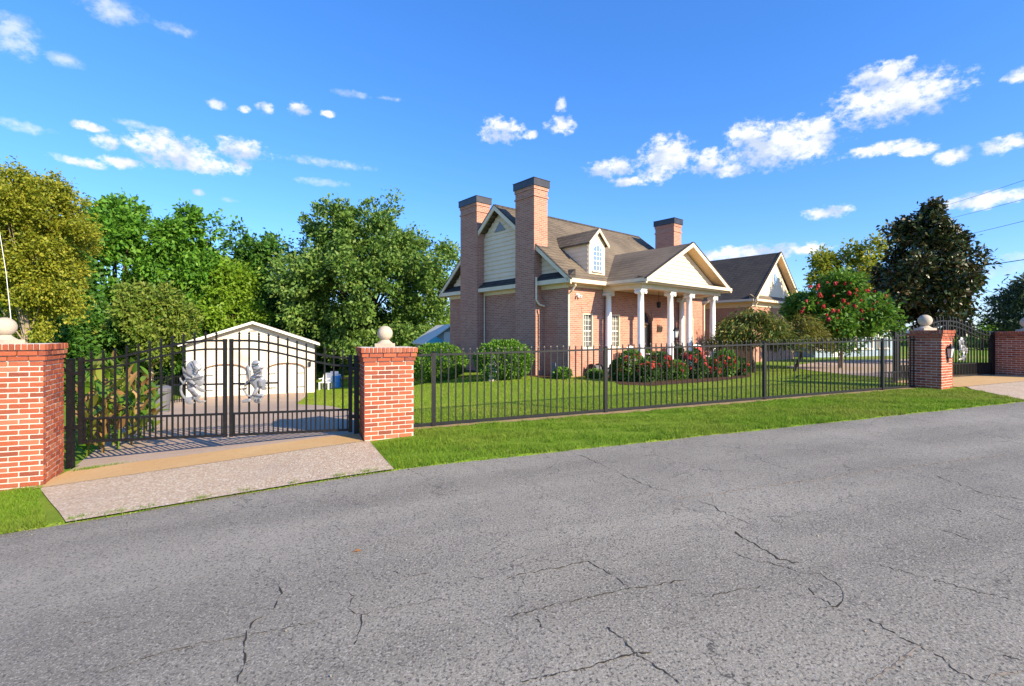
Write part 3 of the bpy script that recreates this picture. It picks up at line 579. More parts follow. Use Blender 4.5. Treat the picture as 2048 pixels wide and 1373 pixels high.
def figure(parent, fr, a0, z0, w, h, kind):
    """cut-metal creature: overlapping domed plates; a across, z up, both as fractions of w and h"""
    def plate(pts, th, mat='silver_metal', b=0.0, dome=.02):
        n = len(pts); cx = sum(p[0] for p in pts)/n; cz = sum(p[1] for p in pts)/n
        # smooth the outline
        P = []
        for i in range(n):
            p0, p1, p2, p3 = (pts[(i+k-1) % n] for k in range(4))
            for s in (0, .33, .66):
                c = [0.5*((2*p1[k])+(-p0[k]+p2[k])*s+(2*p0[k]-5*p1[k]+4*p2[k]-p3[k])*s*s+(-p0[k]+3*p1[k]-3*p2[k]+p3[k])*s**3) for k in (0, 1)]; P.append(c)
        m = len(P); g = lambda p, bb: fr(a0+p[0]*w, bb, z0+p[1]*h)
        dome *= .55; ctr = (cx, cz); inner = [((p[0]*.6+cx*.4), (p[1]*.6+cz*.4)) for p in P]
        vs = [g(p, b) for p in P]+[g(p, b-th) for p in P]+[g(p, b-th-dome) for p in inner]+[g(ctr, b-th-dome*1.3)]
        fs = [tuple(range(m))]+[(i, (i+1) % m, m+(i+1) % m, m+i) for i in range(m)]+[(m+i, m+(i+1) % m, 2*m+(i+1) % m, 2*m+i) for i in range(m)]+[(2*m+i, 2*m+(i+1) % m, 3*m) for i in range(m)]
        return MB().add(vs, fs)
    def line(pts, r, b): return MB().tube([fr(a0+x*w, b, z0+z*h) for x, z in pts], r, 6)
    orn = MB()
    def put(m): orn.add(m.v, m.f)
    if kind == 0:
        put(plate([(.10, .80), (.15, .92), (.30, .99), (.48, 1.0), (.62, .93), (.72, .84), (.66, .76), (.72, .70), (.80, .62), (.78, .45), (.66, .38), (.45, .36), (.22, .38), (.12, .50), (.05, .65)], .012, b=-.02, dome=.03))
        put(plate([(.02, .86), (.18, .70), (.42, .64), (.40, .55), (.18, .58), (.05, .66)], .01, b=-.055, dome=.02))
        put(plate([(.16, .60), (.28, .62), (.62, .40), (.88, .30), (.86, .25), (.66, .28), (.40, .46), (.22, .52)], .01, b=-.075, dome=.015))
        put(plate([(.16, .40), (.44, .38), (.62, .24), (.72, .18), (.66, .12), (.50, .10), (.30, .24)], .012, b=-.05, dome=.025))
        put(plate([(.14, .12), (.40, .16), (.58, .14), (.42, .08), (.26, .06), (.34, 0.0), (.50, .015), (.38, -.03), (.20, -.02), (.10, .05)], .01, b=-.06, dome=.012))
        put(plate([(.44, .10), (.60, .10), (.68, .04), (.88, .045), (.86, .01), (.62, .0), (.50, .05)], .01, b=-.05, dome=.012))
        put(line([(.18, .56), (.04, .46), (-.04, .40), (-.05, .30), (.0, .20), (.10, .12), (.24, .11)], .017, -.06))
        put(line([(.04, .46), (-.06, .55), (-.08, .60)], .012, -.06))
        lines = [[(.42, .98), (.52, .84), (.50, .74), (.60, .70), (.68, .78)], [(.46, .82), (.56, .78), (.52, .74)], [(.10, .76), (.30, .66), (.44, .62)], [(.22, .56), (.24, .40), (.40, .40), (.58, .46)], [(.20, .36), (.40, .24), (.60, .16)], [(.20, .58), (.40, .56), (.84, .62)], [(.26, .30), (.44, .26), (.46, .10)], [(.12, .92), (.20, .98), (.14, 1.02)]]
    else:
        put(plate([(.34, .94), (.42, 1.0), (.62, 1.0), (.74, .95), (.80, .86), (.96, .82), (.84, .76), (.86, .68), (.80, .62), (.60, .60), (.44, .62), (.38, .74), (.30, .84)], .012, b=-.02, dome=.03))
        put(plate([(.30, .60), (.50, .66), (.84, .62), (1.0, .58), (.98, .44), (.86, .36), (.70, .26), (.56, .22), (.40, .34), (.26, .44)], .012, b=-.04, dome=.035))
        put(plate([(.04, .84), (.16, .88), (.30, .78), (.28, .56), (.16, .46), (.10, .60)], .01, b=-.03, dome=.015))
        put(plate([(.52, .30), (.70, .36), (.66, .20), (.50, .10), (.40, .02), (.28, .04), (.40, .18)], .01, b=-.06, dome=.025))
        put(plate([(.36, .10), (.50, .15), (.74, .16), (.98, .14), (.98, .10), (.86, .04), (.80, -.05), (.62, -.08), (.44, -.02)], .01, b=-.05, dome=.012))
        put(plate([(-.12, .0), (.10, .04), (.34, .05), (.36, .0), (.20, -.04), (-.10, -.05)], .012, b=-.055, dome=.016))
        put(plate([(.70, .50), (.90, .52), (1.12, .50), (1.12, .46), (.94, .44), (1.12, .40), (1.10, .36), (.86, .38), (1.1, .32), (1.08, .26), (.80, .28)], .008, b=-.07, dome=.01))
        put(line([(.20, .50), (.02, .40), (-.04, .26), (.10, .14), (.30, .10)], .014, -.05))
        lines = [[(.36, .92), (.56, .90), (.78, .94)], [(.42, .80), (.64, .76), (.90, .80)], [(.44, .72), (.64, .68), (.86, .72)], [(.46, .64), (.66, .60), (.86, .60)], [(.12, .84), (.22, .64), (.22, .46)], [(.30, .56), (.52, .52), (.72, .62)], [(.70, .50), (.74, .36), (.90, .34)], [(.58, .04), (.62, -.06)], [(.74, .06), (.76, -.05)], [(.40, .14), (.90, .10)], [(-.16, .40), (.20, .40)], [(-.14, .30), (.16, .32)]]
    o = orn.build('ornament', 'silver_metal', parent, smooth=False)
    for ln in lines: line(ln, .0075, -.098).build('engraved_line', 'engraved_line', o)
def gate_leaf(label, hinge_a, meet_a, fig):
    sg = 1 if meet_a > hinge_a else -1; W = abs(meet_a-hinge_a); base = gfr(hinge_a, 0, ZB)
    t = thing('iron_gate', label, 'gate', base, 'leaves of the wide gate')
    fr = lambda f, b, z: gfr(hinge_a+sg*f*W, b, z)
    ang = math.atan2(GD.y, GD.x)
    picket(t, fr(.012, 0, 0)[:2], ZB-.02, gate_top(0)+.03, .055, 0, 'black_metal', ang, 'hinge_stile')
    picket(t, fr(.985, 0, 0)[:2], ZB-.01, gate_top(1)+.012, .045, 0, 'black_metal', ang, 'meeting_stile')
    n = 12
    for i in range(1, n+1):
        f = i/(n+1); picket(t, fr(f, 0, 0)[:2], ZB, gate_top(f)+.075, .022, .055, 'black_metal', ang)
    for i in range(0, n+1):
        f = (i+.5)/(n+1); picket(t, fr(f, 0, 0)[:2], ZB, .345, .016, 0, 'black_metal', ang, 'dog_bar')
    fs = np.linspace(.0, 1, 22)
    def rail(zf, hh, nm):
        m = MB()
        pts = [(f, zf(f)) for f in fs]; vs = []; fc = []
        for f, z in pts: vs += [fr(f, -.020, z), fr(f, .020, z), fr(f, .020, z+hh), fr(f, -.020, z+hh)]
        for i in range(len(pts)-1):
            for k in range(4): fc.append((4*i+k, 4*i+(k+1) % 4, 4*i+4+(k+1) % 4, 4*i+4+k))
        fc += [(0, 1, 2, 3), tuple(4*(len(pts)-1)+k for k in (3, 2, 1, 0))]
        m.add(vs, fc).build(nm, 'black_metal', t)
    rail(lambda f: gate_top(f)-.025, .030, 'top_rail'); rail(lambda f: gate_top(f)-.145, .026, 'second_rail')
    rail(lambda f: .340, .028, 'lower_rail'); rail(lambda f: ZB, .032, 'bottom_rail')
    MB().box(.62 if fig == 0 else .62, .985, -.012, .012, .775, .80, fr).build('latch_bar', 'black_metal', t)
    if fig == 0: figure(t, lambda a, b, z: gfr(a, b, z), 1.355, .535, .33, .60, 0)
    else: figure(t, lambda a, b, z: gfr(a, b, z), 2.15, .545, .27, .58, 1)
    for z in (.22, .95): MB().box(-.06, .03, -.03, .03, z, z+.05, fr).build('hinge', 'black_metal', t)
MEET = 1.92
gate_leaf('arched black iron gate leaf with a curled silver creature, beside the canna plants', .10, MEET-.015, 0)
gate_leaf('arched black iron gate leaf with an upright silver creature, hung from the sunlit pillar', GLEN-.05, MEET+.015, 1)
def gate_post(label, a, z0, z1, arm=None):
    x, y, _ = gfr(a, 0, 0); t = thing('gate_post', label, 'post', (x, y, z0), 'posts of the wide gate')
    ang = math.atan2(GD.y, GD.x); MB().box(a-.035, a+.035, -.035, .035, z0-.1, z1, gfr).build('post', 'black_metal', t)
    MB().box(a-.042, a+.042, -.042, .042, z1, z1+.014, gfr).build('cap', 'black_metal', t)
    for z in (.22, 1.0):
        MB().box(*( (a-.20, a-.035) if a < 1 else (a+.035, a+.16)), -.02, .02, z, z+.045, gfr).build('bracket', 'black_metal', t)
gate_post('square black hinge post against the wide brick pillar', .0, -.20, 1.16)
gate_post('square black hinge post against the sunlit brick pillar', GLEN+.02, -.01, 1.17)

# ---------------------------------------------------------------- picket fence along the lawn
FA = math.atan2(TD.y, TD.x)
def fence():
    x, y = tn(0, 0); t = thing('picket_fence', 'long black iron picket fence in front of the brick house', 'fence', (x, y, 0))
    posts = [.30, 3.45, 7.22, 10.79]
    def rail(t0, t1, z, h, nm):
        m = MB(); ts = np.linspace(t0, t1, 12)
        vs = []; fc = []
        for q in ts:
            zz = float(prof(q))+z
            for (b, dz) in ((-.018, 0), (.018, 0), (.018, h), (-.018, h)): p = tn(q, b); vs.append((p[0], p[1], zz+dz))
        for i in range(11):
            for k in range(4): fc.append((4*i+k, 4*i+(k+1) % 4, 4*i+4+(k+1) % 4, 4*i+4+k))
        fc += [(0, 1, 2, 3), (47, 46, 45, 44)]; m.add(vs, fc).build(nm, 'fence_metal', t)
    edges = [-.08]+posts+[12.0]; cnt = [2, 26, 31, 30, 10]
    for (a, b, c) in zip(edges[:-1], edges[1:], cnt):
        a2 = a+.03 if a > 0 else a
        rail(a2, b-.03, 1.145, .03, 'top_rail'); rail(a2, b-.03, .03, .035, 'bottom_rail')
        for i in range(1, c):
            q = a+(b-a)*i/c; p = tn(q, 0); z = float(prof(q)); picket(t, p, z+.035, z+1.215+random.uniform(-.004, .004), .0185, .045, 'fence_metal', FA+random.uniform(-.03, .03))
    for q in posts:
        z = float(prof(q)); p = tn(q, 0); picket(t, p, z-.12, z+1.19, .062, .03, 'fence_metal', FA, 'post')
    # low inner panel in the last bay
    rail(10.85, 11.75, .40, .02, 'panel_rail')
    for i in range(9): q = 10.9+i*.1; p = tn(q, 0); z = float(prof(q)); picket(t, p, z+.04, z+.41, .012, 0, 'fence_metal', FA, 'panel_bar')
    return t
fence()

# ---------------------------------------------------------------- second gate, far right
def far_gate():
    A = Vector(tn(12.75, .95)); B = Vector(tn(16.93, .95)); d = (B-A).normalized(); n = Vector((-d.y, d.x)); W = (B-A).length; z0 = .31
    fr = lambda a, b, z: ((A+d*a+n*b).x, (A+d*a+n*b).y, z)
    ang = math.atan2(d.y, d.x)
    top = lambda f: z0+1.16+.42*float(ss((f if f < .5 else 1-f)*2/.95))
    for li, (h, m) in enumerate(((.03, W/2-.01), (W-.03, W/2+.01))):
        sg = 1 if m > h else -1; LW = abs(m-h)
        t = thing('iron_gate', ('black iron gate leaf with a pale metal creature, beside the lantern pillar', 'black iron gate leaf hung from the shaded brick pillar')[li], 'gate', fr(h, 0, z0), 'leaves of the second gate')
        lf = lambda f, b, z: fr(h+sg*f*LW, b, z)
        picket(t, lf(.01, 0, 0)[:2], z0, top(0)+.04, .07, 0, 'black_metal', ang, 'hinge_stile'); picket(t, lf(.985, 0, 0)[:2], z0, top(.5), .05, 0, 'black_metal', ang, 'meeting_stile')
        k = 14
        for i in range(1, k+1): f = i/(k+1); picket(t, lf(f, 0, 0)[:2], z0+.03, top(f/2)+.08, .026, .06, 'black_metal', ang)
        for i in range(k+1): f = (i+.5)/(k+1); picket(t, lf(f, 0, 0)[:2], z0+.03, z0+.36, .02, 0, 'black_metal', ang, 'dog_bar')
        for nm, zf, hh in (('top_rail', lambda f: top(f/2)-.02, .035), ('second_rail', lambda f: top(f/2)-.15, .03), ('lower_rail', lambda f: z0+.35, .028), ('bottom_rail', lambda f: z0+.03, .035)):
            vs = []; fc = []; F_ = np.linspace(0, 1, 16)
            for f in F_: vs += [lf(f, -.02, zf(f)), lf(f, .02, zf(f)), lf(f, .02, zf(f)+hh), lf(f, -.02, zf(f)+hh)]
            for i in range(15):
                for q in range(4): fc.append((4*i+q, 4*i+(q+1) % 4, 4*i+4+(q+1) % 4, 4*i+4+q))
            fc += [(0, 1, 2, 3), (63, 62, 61, 60)]; MB().add(vs, fc).build(nm, 'black_metal', t)
        figure(t, fr, 2.55 if li else 1.4, z0+.50, .30, .62, li)
    for lab, a in (('slim black gate post behind the lantern pillar', -.03), ('slim black gate post against the shaded brick pillar', W+.03)):
        x, y, _ = fr(a, 0, 0); tag(MB().box(a-.035, a+.035, -.035, .035, z0-.1, z0+1.25, fr).box(a-.042, a+.042, -.042, .042, z0+1.251, z0+1.27, fr).build('gate_post', 'black_metal', None, (x, y, z0)), lab, 'post', 'posts of the second gate')
far_gate()
def wall_lantern():
    f = Vector((math.cos(math.radians(29.4)), math.sin(math.radians(29.4)))); n = Vector((f.y, -f.x)); c = Vector((9.95, 11.0))+f*.33; zb = float(prof(12.0))+.62
    fr = lambda a, b, z: ((c+f*a+n*b*.55).x, (c+f*a+n*b*.55).y, z)
    t = thing('wall_lantern', 'black metal coach lantern fixed to the lit face of the brick pillar', 'lantern', fr(0, .0, zb))
    MB().box(-.045, .045, -.002, .02, zb, zb+.34, fr).build('back_plate', 'black_metal', t)
    m = MB(); m.hexa([fr(-.05, .03, zb+.12), fr(.05, .03, zb+.12), fr(.05, .12, zb+.12), fr(-.05, .12, zb+.12), fr(-.085, .02, zb+.33), fr(.085, .02, zb+.33), fr(.085, .17, zb+.33), fr(-.085, .17, zb+.33)]); m.build('glass_body', 'lamp_glass', t)
    m = MB(); m.hexa([fr(-.10, .01, zb+.33), fr(.10, .01, zb+.33), fr(.10, .185, zb+.33), fr(-.10, .185, zb+.33), fr(-.04, .06, zb+.40), fr(.04, .06, zb+.40), fr(.04, .13, zb+.40), fr(-.04, .13, zb+.40)]); m.box(-.02, .02, .075, .115, zb+.40, zb+.44, fr); m.build('hood', 'black_metal', t)
    m = MB()
    for (a, b) in ((-1, .025), (1, .025), (1, .145), (-1, .145)): m.tube([fr(a*.052, .03 if b < .1 else .122, zb+.12), fr(a*.087, .018 if b < .1 else .172, zb+.332)], .006, 4)
    m.box(-.055, .055, .028, .125, zb+.105, zb+.122, fr); m.build('cage', 'black_metal', t)
wall_lantern()

# ---------------------------------------------------------------- brick house
EAVE = 3.36; DEP = 7.3; LEN = 8.83; SL = .7975; QR = DEP/2; RIDGE = EAVE+SL*(QR+.35); ZG = -.4
def rz(q): return EAVE+SL*((q if q < QR else DEP-q)+.35)
hfr = HS
def hb(name, mat, parent, *boxes, **k):
    m = MB()
    for b in boxes: m.box(*b, hfr)
    return m.build(name, mat, parent, **k)
house = thing('brick_house', 'pink brick house with white-columned portico and tall chimneys', 'house', HS(4.4, QR, .05))
WINS = [(1.0, .53), (2.54, .53), (6.26, .53), (7.80, .53)]; WZ0, WZ1 = 1.02, 2.25
DS0, DS1, DZ1 = 3.95, 4.85, 2.42
def front_wall():
    holes = [(c-w/2, c+w/2, WZ0, WZ1) for c, w in WINS]+[(DS0, DS1, .26, DZ1)]
    ss_ = sorted({0.0, LEN, *[h[0] for h in holes], *[h[1] for h in holes]}); zs = sorted({ZG, 3.2, *[h[2] for h in holes], *[h[3] for h in holes]})
    m = MB()
    for a, b in zip(ss_[:-1], ss_[1:]):
        for c, d in zip(zs[:-1], zs[1:]):
            sm, zm = (a+b)/2, (c+d)/2
            if any(h[0] < sm < h[1] and h[2] < zm < h[3] for h in holes): continue
            m.box(a, b, 0, .22, c, d, hfr)
    me = m.mesh('wall'); return link_mesh('wall', me, 'house_brick', house)
front_wall()
hb('wall', 'house_brick', house, (0, .22, .2205, DEP-.2205, ZG, 3.2))
hb('wall', 'house_brick', house, (LEN-.22, LEN, .2205, DEP-.2205, ZG, 3.2))
hb('wall', 'house_brick', house, (0, LEN, DEP-.22, DEP, ZG, 3.2))
def window(parent, fr, c, w, z0, z1, q, cols, rows, glass='glass_curtain', arch=False, mid=True):
    """set-back sash window with a sill and glazing bars"""
    wn = MB().box(c-w/2-.02, c-w/2+.045, q-.02, q+.10, z0, z1, fr).box(c+w/2-.045, c+w/2+.02, q-.02, q+.10, z0, z1, fr).box(c-w/2+.045, c+w/2-.045, q-.02, q+.10, z1-.05, z1, fr).box(c-w/2+.045, c+w/2-.045, q-.02, q+.10, z0, z0+.05, fr).build('window', 'cream_trim', parent)
    MB().box(c-w/2+.04, c+w/2-.04, q+.065, q+.075, z0+.045, z1-.045, fr).build('pane', glass, wn)
    m = MB(); a0, a1, b0, b1 = c-w/2+.045, c+w/2-.045, z0+.05, z1-.05
    for i in range(1, cols): x = a0+(a1-a0)*i/cols; m.box(x-.007, x+.007, q+.04, q+.064, b0, b1, fr)
    m.build('glazing_bar', 'white_trim', wn); m = MB()
    for i in range(1, rows):
        z = b0+(b1-b0)*i/rows; t = .016 if (mid and i == rows//2) else .007; m.box(a0, a1, q+.038, q+.062, z-t, z+t, fr)
    m.build('glazing_bar', 'white_trim', wn)
    MB().box(c-w/2-.05, c+w/2+.05, q-.06, q+.05, z0-.05, z0-.001, fr).build('sill', 'white_trim', wn)
    return wn
for c, w in WINS:
    window(house, hfr, c, w, WZ0, WZ1, .03, 3, 6)
    hb('lintel', 'house_brick', house, (c-w/2-.08, c+w/2+.08, -.012, .10, WZ1+.002, WZ1+.21))
# front door: arched, with fanlight and side panel
dm = DS0+(DS1-DS0)/2
def arch(c, w, zs, n=14): return [(c-w/2*math.cos(a), zs+w/2*math.sin(a)) for a in np.linspace(0, math.pi, n)]
ar = arch(dm, DS1-DS0-.02, DZ1-.46)
MB().prism([(DS0+.001, DZ1-.001), (DS0+.001, DZ1-.46)]+ar[1:-1]+[(DS1-.001, DZ1-.46), (DS1-.001, DZ1-.001)], .03, .20, lambda a, z, q: HS(a, q, z)).build('arch', 'house_brick', house)
hb('door_frame', 'dark_wood', house, (DS0+.005, DS0+.07, .06, .2, .26, DZ1-.46), (DS1-.07, DS1-.005, .06, .2, .26, DZ1-.46), (DS0+.07, DS1-.07, .06, .2, DZ1-.52, DZ1-.45))
door = hb('door', 'door_wood', house, (DS0+.07, dm-.01, .13, .18, .26, DZ1-.52), (dm+.01, DS1-.07, .13, .18, .26, DZ1-.52))
hb('pane', 'glass', door, (DS0+.14, dm-.08, .12, .128, .9, DZ1-.62), (dm+.08, DS1-.14, .12, .128, .9, DZ1-.62))
MB().prism(arch(dm, DS1-DS0-.05, DZ1-.448), .15, .16, lambda a, z, q: HS(a, q, z)).build('fanlight', 'glass', house)
m = MB()
for a in (.5, 1.05, 1.57, 2.09, 2.64): m.tube([HS(dm, .14, DZ1-.44), HS(dm-.41*math.cos(a), .14, DZ1-.44+.41*math.sin(a))], .012, 4)
m.build('fanlight_bar', 'dark_wood', house)
# eaves, frieze, gutters, soffit
for q0, q1 in ((-.05, -.001), (DEP+.001, DEP+.05)): hb('frieze', 'cream_trim', house, (-.02, LEN+.02, q0, q1, 3.12, 3.25))
hb('soffit', 'soffit', house, (-.25, LEN+.25, -.34, .01, 3.201, 3.225)); hb('soffit', 'soffit', house, (-.25, LEN+.25, DEP-.01, DEP+.34, 3.201, 3.225))
hb('gutter', 'cream_trim', house, (-.27, 1.60, -.42, -.345, 3.215, 3.345)); hb('gutter', 'cream_trim', house, (7.18, LEN+.27, -.42, -.345, 3.215, 3.345)); hb('gutter', 'cream_trim', house, (-.27, LEN+.27, DEP+.345, DEP+.42, 3.215, 3.345))
# main roof
th = .10
for sgn in (0, 1):
    qq = (lambda q: q) if sgn == 0 else (lambda q: DEP-q)
    pl = [(-.36, EAVE-.008), (QR, RIDGE), (QR, RIDGE-th), (-.36, EAVE-.008-th)]
    MB().prism(pl, -.28, LEN+.28, lambda q, z, s, qq=qq: HS(s, qq(q), z)).build('roof', 'shingle', house)
    for s0, s1 in ((-.33, -.281), (LEN+.281, LEN+.33)):
        MB().prism([(-.40, EAVE-.03), (QR, RIDGE+.004), (QR, RIDGE-.19), (-.40, EAVE-.20)], s0, s1, lambda q, z, s, qq=qq: HS(s, qq(q), z)).build('barge_board', 'cream_trim', house)
        MB().prism([(-.42, EAVE-.028), (QR, RIDGE+.03), (QR, RIDGE+.006), (-.42, EAVE-.05)], s0-.02, s1+.02, lambda q, z, s, qq=qq: HS(s, qq(q), z)).build('roof_edge', 'shingle_dark', house)
hb('ridge_cap', 'shingle_dark', house, (-.30, LEN+.30, QR-.07, QR+.07, RIDGE-.05, RIDGE+.022))
# gable ends: lap siding board by board, pent roof at the eaves
def gable(s_wall, sg):
    fr = lambda a, q, z: HS(s_wall+sg*a, q, z)     # a outwards
    z = 3.42; k = 0
    MB().prism([(.22, 3.2), (.22+.0, rz(.22)-.16), (QR, RIDGE-.16), (DEP-.22, rz(.22)-.16), (DEP-.22, 3.2)], -.18, -.03, lambda q, zz, a: fr(a, q, zz)).build('gable_wall', 'cream_siding', house)
    while z < RIDGE-.35:
        q0 = max(.0, (z+.17+.15-EAVE)/SL-.35); zt = min(z+.175, RIDGE-.2)
        if DEP-2*q0 > .3:
            m = MB(); q1 = DEP-q0
            m.hexa([fr(-.03, q0, z), fr(-.03, q1, z), fr(.034, q1, z), fr(.034, q0, z), fr(-.03, q0, zt), fr(-.03, q1, zt), fr(.002, q1, zt), fr(.002, q0, zt)]).build('siding_board', 'cream_siding', house)
        z += .17; k += 1
    for q0, q1 in ((-.30, 1.27), (2.30, 4.69), (5.89, DEP+.30)):
        MB().prism([(-.02, 3.68), (.30, 3.42), (.30, 3.37), (-.02, 3.37)], q0, q1, lambda a, zz, q: fr(a, q, zz)).build('pent_roof', 'shingle_dark', house)
        MB().box(-.01, .33, q0, q1, 3.22, 3.369, fr).build('pent_fascia', 'cream_trim', house)
        MB().box(.001, .05, max(q0, 0), min(q1, DEP), 3.08, 3.219, fr).build('frieze', 'cream_trim', house)
    MB().prism([(QR-.34, RIDGE-.98), (QR+.34, RIDGE-.98), (QR, RIDGE-.62)], .024, .05, lambda q, zz, a: fr(a, q, zz)).build('gable_vent', 'grey_box', house)
gable(0.0, -1); gable(LEN, 1)
def chimney(s0, s1, q0, q1, ztop):
    ch = hb('chimney', 'house_brick', house, (s0, s1, q0, q1, ZG, ztop-.24), (s0-.03, s1+.03, q0-.03, q1+.03, ztop-.62, ztop-.56), (s0-.025, s1+.025, q0-.025, q1+.025, ztop-.36, ztop-.241))
    hb('cap', 'chimney_cap', ch, (s0-.06, s1+.06, q0-.06, q1+.06, ztop-.24, ztop), (s0-.075, s1+.075, q0-.075, q1+.075, ztop+.001, ztop+.02))
    return ch
chimney(-.386, .27, 1.28, 2.29, 6.99); chimney(-.386, .27, 4.70, 5.88, 7.12); chimney(LEN-.25, LEN+.386, 1.28, 2.29, 7.0)
for zc in (3.38, ): hb('shoulder', 'house_brick', house, (-.386, -.001, 1.20, 1.279, ZG, 2.75))
hb('flashing', 'chimney_cap', house, (-.05, .30, 1.20, 1.275, 4.42, 4.62))
# rear dormer seen past the far chimney
rd = [(QR+.9, RIDGE-.45), (DEP-.15, 5.0), (DEP-.15, 4.88), (QR+.9, RIDGE-.6)]
MB().prism(rd, .55, 3.6, lambda q, z, s: HS(s, q, z)).build('rear_dormer_roof', 'shingle_dark', house); hb('rear_dormer_wall', 'house_brick', house, (.8, 3.4, QR+1.2, DEP-.4, 4.0, 5.0)); hb('rear_dormer_trim', 'cream_trim', house, (.5, 3.65, DEP-.15, DEP-.08, 4.82, 5.0))
# dormer
d0, d1 = 1.03, 1.90; dc = (d0+d1)/2; DZ = 4.76; DP = 5.19
def dormer():
    fr = hfr
    qb = lambda z: (z-EAVE)/SL-.35
    m = MB(); m.add([HS(d0, 0.0, rz(0)-.05), HS(d1, 0.0, rz(0)-.05), HS(d1, 0.0, DZ), HS(d0, 0.0, DZ), HS(dc, 0.0, DP-.04), HS(d0, qb(DZ)+.2, DZ), HS(d1, qb(DZ)+.2, DZ), HS(dc, qb(DP)+.2, DP-.04)],
          [(0, 1, 2, 4, 3), (0, 3, 5), (1, 6, 2), (3, 4, 7, 5), (2, 6, 7, 4)]); dr = m.build('dormer', 'cream_trim', house)
    n = 7
    for sd, so in ((d0, -1), (d1, 1)):          # lap boards on the cheeks
        for i in range(n):
            z0 = rz(0)+(DZ-rz(0))*i/n; z1 = rz(0)+(DZ-rz(0))*(i+1)/n
            o = lambda e: sd+so*e
            MB().hexa([HS(sd, .05, z0), HS(o(.022), .05, z0), HS(o(.022), qb(z1)+.1, z0), HS(sd, qb(z1)+.1, z0), HS(sd, .05, z1), HS(o(.004), .05, z1), HS(o(.004), qb(z1)+.1, z1), HS(sd, qb(z1)+.1, z1)]).build('siding_board', 'cream_siding', dr)
    ex = .10; sl = (DP-DZ)/(dc-d0)
    for sg in (-1, 1):
        w = dc-d0+ex; e = lambda x: HS(dc+sg*x, 0, 0)
        MB().add([HS(dc, -.10, DP+.06), HS(dc+sg*w, -.10, DP+.06-sl*w), HS(dc+sg*w, qb(DP-sl*w)+.35, DP+.06-sl*w), HS(dc, qb(DP)+.35, DP+.06),
                  HS(dc, -.10, DP), HS(dc+sg*w, -.10, DP-sl*w), HS(dc+sg*w, qb(DP-sl*w)+.35, DP-sl*w), HS(dc, qb(DP)+.35, DP)],
                 [(0, 1, 2, 3), (4, 7, 6, 5), (0, 4, 5, 1), (1, 5, 6, 2), (2, 6, 7, 3), (3, 7, 4, 0)]).build('dormer_roof', 'shingle', dr)
        MB().add([HS(dc, -.13, DP+.055), HS(dc+sg*w, -.13, DP+.055-sl*w), HS(dc+sg*w, -.101, DP+.055-sl*w), HS(dc, -.101, DP+.055), HS(dc, -.13, DP-.06), HS(dc+sg*w, -.13, DP-.06-sl*w), HS(dc+sg*w, -.101, DP-.06-sl*w), HS(dc, -.101, DP-.06)],
                 [(0, 1, 2, 3), (4, 7, 6, 5), (0, 4, 5, 1), (1, 5, 6, 2), (2, 6, 7, 3), (3, 7, 4, 0)]).build('barge_board', 'cream_trim', dr)
    # arched window
    w = .44; z0 = rz(0)+.14; zs = z0+.66
    ring = [(dc-w/2-.05, z0-.04), (dc+w/2+.05, z0-.04)]+arch(dc, w+.10, zs)[::-1]
    MB().prism(ring, -.02, .004, lambda a, z, q: HS(a, q, z)).build('window_surround', 'white_trim', dr)
    MB().prism([(dc-w/2, z0), (dc+w/2, z0)]+arch(dc, w, zs)[::-1], -.03, -.0205, lambda a, z, q: HS(a, q, z)).build('window', 'glass_sky', dr)
    m = MB()
    for i in (1, 2): x = dc-w/2+w*i/3; m.box(x-.008, x+.008, -.045, -.0301, z0, zs+.19, fr)
    for i in range(1, 5): z = z0+.66*i/4; m.box(dc-w/2, dc+w/2, -.043, -.0302, z-(.016 if i == 2 else .008), z+(.016 if i == 2 else .008), fr)
    m.box(dc-w/2-.06, dc+w/2+.06, -.07, -.021, z0-.07, z0-.035, fr); m.build('glazing_bar', 'white_trim', dr)
dormer()
# portico
PC = 4.40; PW = 2.87; PZ = 4.83; PF = -1.98; PS = (PZ-3.34)/PW
hb('porch_floor', 'cast_stone', house, (1.5, 7.3, -1.85, -.002, ZG, .24)); hb('step', 'cast_stone', house, (3.4, 5.4, -2.25, -1.851, ZG, .12))
hb('ceiling', 'soffit', house, (1.75, 7.05, -1.68, -.052, 3.16, 3.19))
hb('beam', 'cream_trim', house, (1.72, 7.08, -1.70, -1.40, 3.06, 3.30)); hb('beam', 'cream_trim', house, (1.72, 2.04, -1.399, -.052, 3.06, 3.30)); hb('beam', 'cream_trim', house, (6.76, 7.08, -1.399, -.052, 3.06, 3.30))
hb('cornice', 'cream_trim', house, (PC-PW+.02, PC+PW-.02, PF+.02, -1.701, 3.20, 3.26), (PC-PW+.02, 1.719, -1.70, -.43, 3.20, 3.26), (7.081, PC+PW-.02, -1.70, -.43, 3.20, 3.26))
hb('gutter', 'cream_trim', house, (PC-PW-.05, PC+PW+.05, PF-.08, PF, 3.24, 3.35)); hb('gutter', 'cream_trim', house, (PC-PW-.05, PC-PW+.02, PF+.001, -.43, 3.24, 3.35)); hb('gutter', 'cream_trim', house, (PC+PW-.02, PC+PW+.05, PF+.001, -.43, 3.24, 3.35))
